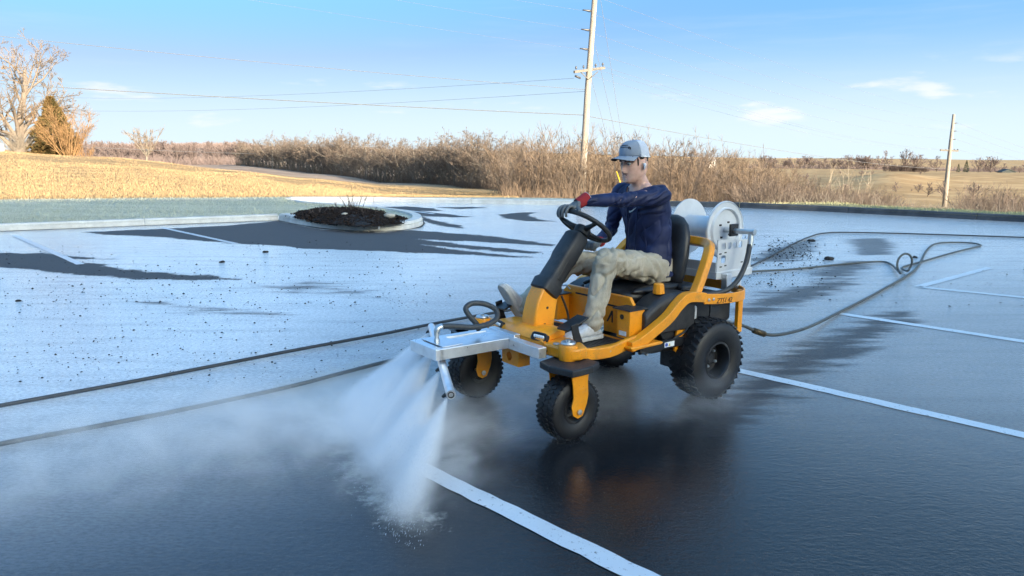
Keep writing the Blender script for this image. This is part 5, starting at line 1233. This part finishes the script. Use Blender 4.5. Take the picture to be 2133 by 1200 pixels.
# left hand lies over the top of the wheel, fingers hooked over the rim
rimA = [math.radians(a) for a in (84, 92.5, 101, 109.5)]
kn = [swp(a, SWR - .012, .030) for a in rimA]
def finger_over(a, L=1.0):
    out = swp(a, SWR, 0); rad = (out - SWC).normalized()
    return [out - rad * .012 + swn * .030, out + rad * .016 + swn * .026, out + rad * .030 * L + swn * .002, out + rad * .027 * L - swn * .028, out + rad * .012 - swn * .046 * L]
gl = hand(WRL + Vector((.02, -.006, -.002)), kn, [finger_over(a, l_) for a, l_ in zip(rimA, (.95, 1.05, 1.08, .98))], [WRL + Vector((.05, .012, -.008)), swp(math.radians(72), SWR - .02, .028), swp(math.radians(66), SWR + .002, .026), swp(math.radians(62), SWR + .016, .010)], .04)
ax = (kn[1] - WRL).normalized(); MB().tube([WRL - ax * .035, WRL - ax * .02, WRL + ax * .0, WRL + ax * .03, WRL + ax * .052], [.0395, .040, .037, .036, .033], 18, cap=False).build('cuff', M_CUFF, gl, smooth=True)
MB().tube([WRL - ax * .0355, WRL - ax * .0325], .0408, 18).build('cuff_hem', simple('pale_hem', (.5, .5, .52), .8), gl, smooth=True)
# red back of the hand with a white mark
bk = MB(); mid = kn[1].lerp(kn[2], .5); nrm = swn
bk.ball(WRL.lerp(mid, .62) + nrm * .010, (.038, .034, .013), 16, 8, Matrix((ax, nrm.cross(ax), nrm)).transposed()); bk.build('red_back', M_CUFF, gl, smooth=True)
mk_ = MB()
for k in range(2):
    c_ = WRL.lerp(mid, .60 + .16 * k) + nrm * .0225 + nrm.cross(ax) * (.010 - .008 * k); mk_.box(c_, (.010, .028, .002), Matrix((ax, nrm.cross(ax), nrm)).transposed())
mk_.build('glove_mark', M_WHITE, gl)
# right hand rests in a loose fist on the right thigh
pz = Vector((.52, -.115, .990)); fx_ = Vector((.92, .30, -.25)).normalized(); sx_ = Vector((.28, -.93, .05)).normalized(); nx_ = fx_.cross(sx_); nx_ = nx_ if nx_.z > 0 else -nx_
kn2 = [pz + sx_ * (.030 - .020 * k) + nx_ * .006 for k in range(4)]
fing2 = [[k_, k_ + fx_ * .022 + nx_ * .004, k_ + fx_ * .034 - nx_ * .014, k_ + fx_ * .026 - nx_ * .034, k_ + fx_ * .006 - nx_ * .038] for k_ in kn2]
gr = hand(WRR + Vector((.02, .008, .0)), kn2, fing2, [WRR.lerp(pz, .35) - sx_ * .024, pz - sx_ * .045 - fx_ * .01, pz - sx_ * .046 + fx_ * .02 - nx_ * .006, pz - sx_ * .034 + fx_ * .036 - nx_ * .014], .04)
ax2 = (pz - WRR).normalized(); MB().tube([WRR - ax2 * .02, WRR + ax2 * .03], [.037, .034], 18, cap=False).build('cuff', M_CUFF, gr, smooth=True)
# ================================================================== planting island
M_MULCH = simple('dark_bark_mulch', (.014, .010, .009), .9, 0, .5, 60, .6, .01); M_CHIP = bark('mulch_chip', (.010, .007, .006), (.045, .030, .024))
bed_px = [(596,449),(622,440),(660,435),(705,433),(750,434),(795,441),(835,451),(860,462),(838,468.5),(790,472.5),(735,472.5),(690,468),(640,460),(610,454)]
bed = [gp(x, y, .14).to_2d() for x, y in bed_px]; bc = sum(bed, Vector((0, 0))) / len(bed); bed = [bc + (q - bc) * .95 for q in bed]
bedp = resample(bed + [bed[0]], .25)[:-1]; q = MB(); rings = []
def bed_h(k, p): return .135 + .13 * (1 - k ** 2.2) + .035 * noise.noise(Vector((p.x * 2.2, p.y * 2.2, 1)))
for k in (1, .92, .8, .65, .5, .35, .2, .06): rings.append([(lambda c_: (c_.x, c_.y, bed_h(k, c_)))(bc + (p - bc) * k) for p in bedp])
q.loft(rings, True); mb_ = q.build('mulch_bed', M_MULCH, smooth=True); tag(mb_, kind='structure', label='mound of dark bark mulch inside the planting island kerb')
g_ = np.random.default_rng(4); vv, ff = [], []
for i in range(5200):
    k = math.sqrt(g_.random()); i0 = int(g_.integers(len(bedp))); p = bc + (bedp[i0].lerp(bedp[(i0 + 1) % len(bedp)], g_.random()) - bc) * k + Vector((g_.normal(0, .03), g_.normal(0, .03))); z = bed_h(k, p) + .006
    rot = Matrix.Rotation(g_.uniform(0, 6.28), 3, 'Z') @ Matrix.Rotation(g_.normal(0, .5), 3, 'X') @ Matrix.Rotation(g_.normal(0, .5), 3, 'Y'); L, w_, h_ = g_.uniform(.02, .06), g_.uniform(.008, .02), .006
    o = len(vv); vv += [tuple(Vector((p.x, p.y, z)) + rot @ Vector(c_)) for c_ in ((-L, -w_, 0), (L, -w_ * .6, 0), (L * .9, w_, 0), (-L * .8, w_ * .8, 0), (0, 0, h_ * 2))]
    ff += [(o, o + 1, o + 4), (o + 1, o + 2, o + 4), (o + 2, o + 3, o + 4), (o + 3, o, o + 4), (o, o + 3, o + 2, o + 1)]
me_ = bpy.data.meshes.new('bark_chips'); me_.from_pydata(vv, [], ff); me_.update(); tag(put('bark_chips', me_, M_CHIP), 'loose dark bark chips over the island mound', 'mulch', kind='stuff')
for k, (px, py, top, st, lb) in enumerate([(662, 437, 404, 9, 'leftmost bare twiggy shrub on the mulch island'), (700, 435, 398, 6, 'second bare shrub from the left on the mulch island'), (735, 434, 376, 11, 'tallest bare shrub in the middle of the mulch island'), (768, 439, 404, 9, 'rightmost bare twiggy shrub on the mulch island')]):
    p0 = gp(px, py, .3); h_ = zy(p0.y, top) - .3
    o = put('island_shrub', bare_bush(200 + k, h_, st, .08, .38, 4, .0065, 1), M_DARKTWIG); o.location = (p0.x, p0.y, .26); tag(o, lb, 'shrub')
M_STONE = simple('pale_stone', (.42, .38, .32), .9, 0, .2, 8, .5, .02)
for px, py, r_, lb in ((812, 449, .085, 'pale stone at the right end of the mulch island'), (718, 446, .05, 'small pale stone in the middle of the mulch island')):
    p0 = gp(px, py, .27); q = MB().ball((0, 0, 0), (r_ * 1.5, r_, r_ * .7), 12, 8)
    q.v = [v + v.normalized() * .25 * r_ * noise.noise(v * 14) for v in q.v]; o = q.build('stone', M_STONE, smooth=True); o.location = (p0.x, p0.y, .27); tag(o, lb, 'stone')
# ================================================================== power poles and lines
t = NT('weathered_pole'); c0 = t.coord(); gr_ = t.noise(t.map(c0, (9, 9, .6)), 3, 5, .65)
M_POLE = t.final(Base_Color=t.mix(t.ramp(gr_, .3, .7), (.20, .175, .145), (.34, .30, .25)), Roughness=.9, Normal=t.bump(gr_, .4, .02))
M_ARM = simple('weathered_arm', (.16, .145, .125), .9, 0, .2, 12); M_INS = simple('grey_insulator', (.07, .07, .075), .4); M_WIRE = simple('wire', (.16, .165, .17), .6); M_YGUARD = simple('yellow_guard', (.75, .55, .03), .5)
PY = 36.0
pole = empty('power_pole', at(1211, 424, PY), 0, 'tall weathered wooden power pole with crossarm behind the rider', 'pole')
pb = pole.location
def rel(x, y, Y): return at(x, y, Y) - pb
MB().tube([rel(1211, 432, PY), rel(1215, 345, PY), rel(1224, 190, PY), rel(1238.5, 0, PY), rel(1247, -120, PY)], [.165, .16, .145, .125, .11], 14).build('shaft', M_POLE, pole, smooth=True)
sqtube([rel(1196, 150, PY - .75) , rel(1259, 141.5, PY + .75)], .10, .12).build('crossarm', M_ARM, pole, bevel=.01)
arm = pole.children[-1]
for x, y in ((1216, 169), (1236, 164)): MB().tube([rel(x - (8 if x < 1225 else -10), 149, PY - .2), rel(1226, 166, PY - .15)], .02, 6).build('brace', M_ARM, pole)
for f_ in (.06, .30, .70, .94):
    p0 = rel(1196, 150, PY - .75).lerp(rel(1259, 141.5, PY + .75), f_) + Vector((0, 0, .06)); MB().lathe([(.015, 0), (.015, .07), (.05, .08), (.055, .11), (.035, .13), (.05, .15), (.02, .19), (.002, .19)], 10, p0).build('insulator', M_INS, arm, smooth=True)
for y in (23, 63, 103):
    px = float(np.interp(y, [0, 190], [1238, 1224])); a_ = rel(px - 4, y, PY); e_ = a_ + Vector((-.42, -.15, .02)); MB().tube([a_, a_.lerp(e_, .3), a_.lerp(e_, .6), e_], [.045, .05, .035, .03], 8).build('standoff_insulator', M_INS, pole, smooth=True)
MB().tube([rel(1209, 163, PY - .2), rel(1198, 158, PY - .3)], .05, 8).build('fuse_cutout', M_INS, pole, smooth=True)
PY2 = 97.0
pole2 = empty('power_pole', at(1967, 434, PY2), 0, 'smaller far power pole with crossarm at the right beyond the verge', 'pole'); pb2 = pole2.location
def rel2(x, y, Y=PY2): return at(x, y, Y) - pb2
MB().tube([rel2(1966, 440), rel2(1972, 380), rel2(1980, 300), rel2(1987, 238)], [.30, .27, .22, .17], 12).build('shaft', M_POLE, pole2, smooth=True)
sqtube([rel2(1958.5, 313), rel2(1996, 314.5)], .15, .2).build('crossarm', M_ARM, pole2)
for y in (257, 273.5, 290.5): px = float(np.interp(y, [238, 313], [1987, 1979])); MB().tube([rel2(px, y), rel2(px + 9, y - .5)], [.09, .05], 8).build('standoff_insulator', M_INS, pole2, smooth=True)
for x in (1960, 1970, 1988, 1995): MB().tube([rel2(x, 313), rel2(x, 310.5)], .07, 6).build('insulator', M_INS, pole2)
def wire(a, b, sag, r, label, group):
    r = r * .62
    pts = [a.lerp(b, k / 24) - Vector((0, 0, sag * 4 * (k / 24) * (1 - k / 24))) for k in range(25)]
    o = MB().tube(pts, r, 4, cap=False).build('power_line', M_WIRE); return tag(o, label, 'power line', group)
GR = ('overhead line strung between the two power poles', 'lines between the poles')
wire(at(1239, -8, PY), at(1986, 240, PY2), .5, .009, *GR)
for a_, b_ in (((1220, 23), (1996, 256.5)), ((1217, 63), (1993, 273)), ((1213, 103), (1991, 290))): wire(at(*a_, PY), at(*b_, PY2), .9, .009, *GR)
for a_, b_ in (((1199, 148), (1960, 311)), ((1257, 139), (1996, 312)), ((1238, 143), (1988, 311))): wire(at(*a_, PY), at(*b_, PY2), 1.0, .008, *GR)
wire(at(1229, 243, PY), at(1972, 352, PY2), .5, .024, 'thick lower cable running right from the near pole', None)
for b_, e_ in (((1996, 256.5), (2300, 345)), ((1993, 273), (2300, 352)), ((1991, 290), (2300, 360)), ((1996, 312), (2300, 365))): wire(at(*b_, PY2), at(*e_, 220), 1.2, .02, 'overhead line leaving the far pole to the right', 'lines right of the far pole')
wire(at(1221, 240, PY), at(-420, 146, 34), .12, .026, 'thick cable running left from the near pole across the whole sky', None)
wire(at(1222, 187, PY), at(-420, 30, 30), .15, .016, 'line rising to the left edge above the thick cable', None)
for (ax_, ay_), (bx_, by_) in (((1213, 103), (-300, -140)), ((1217, 63), (-200, -190)), ((1220, 23), (0, -200))): wire(at(ax_, ay_, PY), at(bx_, by_, 26), .15, .006, 'thin line climbing out of the top of the view left of the pole', 'upper lines left of the pole')
for (ax_, ay_), (bx_, by_) in (((1196, 163), (-150, 178)), ((1224, 190), (-150, 205))): wire(at(ax_, ay_, PY), at(bx_, by_, 120), 1.4, .011, 'faint line sagging away to the far left', 'far left lines')
wire(at(-60, 292, 150), at(620, 322, 230), .5, .05, 'pale low cable crossing in front of the far left wood', None)
for k, (x0, y0, x1, y1) in enumerate(((1245, -40, 1302, 330), (1240, 95, 1296, 345), (1232, 165, 1280, 345))):
    o = MB().tube([at(x0, y0, PY), at(x1, y1, PY - 1.2), at(x1 + (x1 - x0) * .24, y1 + 90, PY - 1.6)], .008, 4).build('guy_wire', M_WIRE); tag(o, ['outermost guy wire right of the near pole', 'middle guy wire right of the near pole', 'innermost guy wire right of the near pole'][k], 'guy wire')
o = MB().tube([at(1284, 357, 33), at(1296, 392, 32.7), at(1305, 418, 32.5)], .025, 8).build('guy_guard', M_YGUARD, smooth=True); tag(o, 'yellow plastic guy wire guard seen beside the rider\'s neck', 'guard')
o = MB().tube([at(1897, 356, 420), at(1898, 317, 420)], [.22, .14], 6).build('mast', M_ARM); tag(o, 'thin distant mast above the dark hedge', 'mast')
# ================================================================== far buildings
def house(name, label, px, Y, wd, hh, rf, mw, mr, dpt, cat, rz=.3):
    x = pxX(px, Y); e = empty(name, (x, Y, terrain_z(x, Y) + .0), rz, label, cat)
    MB().prism([(-wd / 2, -3), (wd / 2, -3), (wd / 2, hh), (0, hh + rf), (-wd / 2, hh)], -dpt / 2, dpt / 2, lambda u, v, w_: (w_, u, v)).build('wall', mw, e)
    for s_ in (-1, 1): MB().prism([(0, hh + rf), (s_ * (wd / 2 + .4), hh - .25), (s_ * (wd / 2 + .4), hh - .0), (0, hh + rf + .25)], -dpt / 2 - .4, dpt / 2 + .4, lambda u, v, w_: (w_, u, v)).build('roof', mr, e)
    for k in range(3):
        MB().box((-dpt / 4 + k * dpt / 4, -wd / 2 - .02, hh * .55), (1.0, .06, 1.3)).build('window', simple('dark_glass', (.02, .025, .03), .1), e)
    return e
hx = pxX(1475, 470); h0 = house('white_house', 'small white house peeking over the thicket right of the rider', 1475, 470, 6, 3, 2, simple('white_siding', (.34, .33, .31), .8), simple('pale_roof', (.22, .21, .2), .8), 9, 'house'); h0.location.z = zy(470, 345)
h1 = house('barn', 'dark grey barn on the skyline near the right edge', 2101, 395, 6.5, 3.2, 1.2, simple('dark_barn', (.045, .055, .055), .9), simple('dark_roof', (.06, .07, .07), .8), 6, 'barn', 1.4); h1.location.z = zy(395, 370)
x = pxX(3, 64); o = MB().box((0, 0, .3), (.35, .35, .62)).build('utility_box', simple('pale_steel', (.5, .52, .5), .6), bevel=.02); o.location = (x, 64, terrain_z(x, 64)); tag(o, 'pale utility box at the left edge below the huge tree', 'utility box')
# ================================================================== hoses
M_HOSE = simple('grey_rubber_hose', (.085, .09, .085), .55, 0, .2, 5, .2, .003, (.05, .05, .045), .5); M_HOSED = simple('black_rubber_hose', (.04, .042, .045), .5, 0, .25, 8, .2, .003); M_BRASS = simple('tarnished_brass', (.10, .07, .035), .45, .6, .3, 30)
def hose(pts, r, m, label, sub=8):
    o = MB().tube(smooth_path(pts, sub), r, 10).build('hose', m, smooth=True); return tag(o, label, 'hose')
def hg(x, y, z=.019): return gp(x, y, z)
hose([hg(*q) for q in ((-200, 882), (0, 845), (300, 790), (600, 732), (800, 695), (980, 660), (1300, 606), (1480, 574), (1548, 560), (1600, 536), (1650, 509), (1690, 492), (1715, 486), (1760, 484), (1900, 487), (2133, 494.5), (2500, 507))], .0135, M_HOSED, 'long dark hose crossing the lot behind the mower and off to the right')
lp0 = hg(1862, 566); lc = Vector((0, 0, 0))
loop = []
c_ = gp(1882, 576, 0); ux_ = Vector((1, .15, 0)).normalized(); rr_ = .135
for k in range(15):
    a = math.radians(222 - k * 19.0); loop.append(c_ + ux_ * math.cos(a) * rr_ + Vector((0, .012 * k - .08, rr_ * 1.0 + .02 + math.sin(a) * rr_ * 1.05)))
hb_pts = [hg(*q) for q in ((-200, 972), (0, 925), (200, 888), (400, 849), (600, 806), (720, 775), (820, 750), (960, 722), (1150, 682), (1350, 636), (1480, 590), (1548, 568), (1650, 561), (1760, 550), (1830, 545), (1855, 550))]
hb2 = [hg(*q) for q in ((1880, 557), (1920, 545), (1990, 525), (2035, 514), (2042, 510), (2020, 506), (1975, 505), (1945, 509), (1928, 524), (1905, 562), (1830, 608), (1745, 652))] + [gp(1690, 679, .05), gp(1650, 692, .09), gp(1612, 698, .12), gp(1585, 694, .15)]
end_ = W(-.72, .10, .33)
h1_ = hose(hb_pts + loop + hb2 + [gp(1572, 689, .18), gp(1552, 680, .22), (end_ + gp(1552, 680, .22)) / 2, end_], .014, M_HOSE, 'grey hose looping on the wet lot and running to the back of the mower', 6)
MB().tube([gp(1592, 696, .145), gp(1570, 688.5, .185)], [.026, .024], 10).build('coupling', M_BRASS, h1_, smooth=True)
# ================================================================== clods and grit on the lot
M_DIRT = simple('wet_clod', (.022, .019, .017), .85, 0, .5, 50, .5, .01)
for k, (px, py, r_, lb) in enumerate([(1727, 541, .055, 'largest dark clod on the lot right of the hose reel'), (1690, 503, .05, 'dark clod beside the bend of the far hose'), (1905, 537, .03, 'small clod beside the upright hose loop'), (1688, 559, .025, 'small clod on the hose right of the reel'), (553, 526, .035, 'flat dark clod on the wet lot left of centre'), (462, 547, .03, 'dark clod pair between the two dry patches'), (38, 628, .022, 'small clod near the left edge of the wet lot')]):
    p0 = gp(px, py); q = MB().ball((0, 0, 0), (r_ * 1.35, r_ * 1.1, r_ * .6), 10, 7); q.v = [v + v.normalized() * .45 * r_ * noise.noise(v * 30 + Vector((k, 0, 0))) for v in q.v]
    o = q.build('dirt_clod', M_DIRT, smooth=True); o.location = (p0.x, p0.y, r_ * .3); tag(o, lb, 'clod')
g_ = np.random.default_rng(9); oc = np.array([(1, 0, 0), (-1, 0, 0), (0, 1, 0), (0, -1, 0), (0, 0, 1), (0, 0, -.5)]); of = [(0, 2, 4), (2, 1, 4), (1, 3, 4), (3, 0, 4), (2, 0, 5), (1, 2, 5), (3, 1, 5), (0, 3, 5)]
pts_ = []
def scat(n, box, lo, hi):
    for i in range(n):
        x = g_.uniform(box[0], box[1]); y = box[2] + (box[3] - box[2]) * g_.random(); p0 = gp(x, y); pts_.append((p0.x, p0.y, lo * (hi / lo) ** (g_.random() ** 2.2)))
scat(1100, (-60, 950, 500, 640), .0035, .015); scat(700, (-60, 900, 600, 800), .0028, .011); scat(430, (1550, 1720, 490, 600), .004, .018); scat(420, (1600, 1690, 500, 540), .004, .02)
scat(420, (1100, 2133, 445, 640), .004, .013); scat(220, (0, 600, 640, 760), .003, .013); scat(260, (900, 2133, 880, 1200), .0012, .003)
V_, F_ = [], []
for x, y, r_ in pts_:
    if not inside(lot_poly, np.array([x]), np.array([y]))[0]: continue
    o = len(V_); sc3 = r_ * np.array([g_.uniform(.8, 1.6), g_.uniform(.7, 1.3), g_.uniform(.5, .9)]); a = g_.uniform(0, 6.28); ca_, sa_ = math.cos(a), math.sin(a)
    for v in oc * sc3: V_.append((x + v[0] * ca_ - v[1] * sa_, y + v[0] * sa_ + v[1] * ca_, .003 + v[2] + r_ * .2))
    F_ += [tuple(o + k for k in f_) for f_ in of]
me_ = bpy.data.meshes.new('grit'); me_.from_pydata(V_, [], F_); me_.update(); tag(put('grit', me_, M_DIRT), 'scattered dark grit and crumbs of dirt on the wet lot', 'grit', kind='stuff')
# ================================================================== water: spray fans, splash, drifting mist
def vol_mat(name, build, col=(.985, .99, 1.0)):
    m = bpy.data.materials.new(name); m.use_nodes = True; nt_ = m.node_tree
    for n_ in list(nt_.nodes):
        if n_.type == 'BSDF_PRINCIPLED': nt_.nodes.remove(n_)
    pv = nt_.nodes.new('ShaderNodeVolumePrincipled'); pv.inputs['Color'].default_value = (*col, 1); pv.inputs['Anisotropy'].default_value = -.25
    t_ = NT.__new__(NT); t_.m = m; t_.t = nt_; t_.b = pv; t_.out = nt_.nodes['Material Output']
    nt_.links.new(pv.outputs[0], t_.out.inputs['Volume']); t_.set(pv.inputs['Density'], build(t_)); return m
def fan_density(D, seed, L=1.0):
    def f(t):
        s3 = t.n('ShaderNodeSeparateXYZ', {0: t.coord('Object')}); u, v, s = s3.outputs
        sp = t.math('ADD', s, .03); a = t.math('DIVIDE', u, sp); b = t.math('DIVIDE', v, sp)
        cv = t.n('ShaderNodeCombineXYZ', {0: t.math('MULTIPLY', a, 27.0), 1: t.math('MULTIPLY', b, 3.0), 2: t.math('ADD', t.math('MULTIPLY', s, 2.2), seed)}).outputs[0]
        n1 = t.ramp(t.noise(cv, 1.3, 4, .6), .38, .64, .05, 1.0)
        e = t.ramp(t.math('ABSOLUTE', a), .28, .83, 1.0, 0.0); e2 = t.ramp(t.math('ABSOLUTE', b), .01, .22, 1.0, 0.0)
        fall = t.math('DIVIDE', D, t.math('ADD', t.math('MULTIPLY', s, 2.6), .12))
        fall = t.math('MULTIPLY', fall, t.ramp(s, L * .66, L * .97, 1.0, 0.0))
        return t.math('MULTIPLY', t.math('MULTIPLY', n1, t.math('MULTIPLY', e, e2)), fall)
    return f
bd = (MROT.to_3x3() @ nd).normalized(); sprays = []
for k, (p_, J) in enumerate(zip(NOZ, ((.56, .10, -.42), (.52, .08, -.42), (.44, .08, -.42), (.36, .10, -.42)))):
    o_ = W(*(p_ + Vector(J).normalized() * .04)); J = (MROT.to_3x3() @ Vector(J)).normalized(); L = (o_.z - .008) / -J.z * 1.35
    u_ = (bd - J * bd.dot(J)).normalized(); v_ = J.cross(u_)
    mt = Matrix((u_, v_, J)).transposed().to_4x4(); mt.translation = o_
    q = MB(); rings = []
    for s_ in (0.0, L * .5, L):
        hu, hv = .012 + .85 * s_, .010 + .30 * s_
        rings.append([(math.copysign(abs(math.cos(a)) ** .7, math.cos(a)) * hu, math.copysign(abs(math.sin(a)) ** .7, math.sin(a)) * hv, s_) for a in [2 * PI * j / 20 for j in range(20)]])
    q.loft(rings, True); o = q.build('water_spray', vol_mat('spray_%d' % k, fan_density((90.0, 85.0, 62.0, 30.0)[k], k * 3.7, L))); o.matrix_world = mt
    tag(o, ['white spray fan from the far end nozzle of the bar', 'white spray fan from the second nozzle of the bar', 'white spray fan from the third nozzle of the bar', 'white spray fan from the nozzle nearest the viewer'][k], 'spray', kind='stuff'); sprays.append((o_, J, u_, v_, L))
def puff(name, c, r, rz, D, nscale, seed, label, lo=.38, hi=.72):
    def f(t):
        oc_ = t.coord('Object'); ln = t.n('ShaderNodeVectorMath', {0: oc_}, operation='LENGTH').outputs['Value']
        fall = t.ramp(ln, .15, 1.0, 1.0, 0.0); wp = t.map(t.pos(), (1, 1, 1.6), (0, 0, .5), (seed, seed * .7, 0))
        return t.math('MULTIPLY', t.math('MULTIPLY', t.ramp(t.noise(wp, nscale, 4, .6, .6), lo, hi, .10, 1.0), fall), D)
    o = MB().ball((0, 0, 0), 1.0, 24, 14).build(name, vol_mat(name + str(seed), f)); o.location = c; o.scale = r; o.rotation_euler = (0, 0, rz); return tag(o, label, 'mist', kind='stuff')
puff('mist', W(2.12, .05, .02), (.60, .90, .30), MRZ, 5.5, 3.2, 1, 'dense mist rising where the spray hits the asphalt')
puff('mist', gp(640, 880, .02), (1.35, .85, .30), .2, 2.6, 2.2, 2, 'mist drifting left from the spray')
puff('mist', gp(250, 940, .02), (1.8, 1.05, .26), .2, 2.3, 2.6, 3, 'thin mist over the lower left of the lot')
puff('mist', W(1.05, .10, .02), (.95, .62, .30), MRZ, 1.1, 3.0, 4, 'mist swirling between the mower wheels')
puff('mist', W(.25, .62, .02), (.60, .36, .26), MRZ, 1.6, 3.6, 5, 'thin mist in front of the rear wheel')
puff('mist', gp(960, 905, .02), (.50, .40, .30), .2, 2.2, 3.6, 6, 'mist between the nozzle bar and the near caster')
# droplets and splash
g_ = np.random.default_rng(21); V_, F_ = [], []
def drop(p, r, st=None):
    o = len(V_)
    for v in oc:
        q_ = Vector(v) * r
        if st is not None: q_ = q_ + st * (q_.dot(st) * 7)
        V_.append((p[0] + q_.x, p[1] + q_.y, p[2] + q_.z))
    F_.extend(tuple(o + k for k in f_) for f_ in of)
for o_, J, u_, v_, L in sprays:
    for i in range(5200):
        s_ = L * math.sqrt(g_.random()); p = o_ + J * s_ + u_ * g_.normal(0, .32) * s_ + v_ * g_.normal(0, .055) * s_
        if p.z > .006: drop(p, g_.uniform(.0004, .0009), (p - o_).normalized())
    e_ = o_ + J * L / 1.35
    for i in range(220):
        p = e_ + u_ * g_.normal(0, .16) + Vector((J.x, J.y, 0)) * g_.normal(.08, .14); p.z = .004 + abs(g_.normal(0, .035)); drop(p, .0005 * 3.2 ** (g_.random() ** 2.5))
t = NT('water_drops'); M_DROP = t.final(Base_Color=(.85, .9, .96), Roughness=.25, Transmission_Weight=.35, IOR=1.33)
me_ = bpy.data.meshes.new('droplets'); me_.from_pydata(V_, [], F_); me_.update(); tag(put('droplets', me_, M_DROP), 'flying droplets and splash under the nozzle bar', 'droplets', kind='stuff')
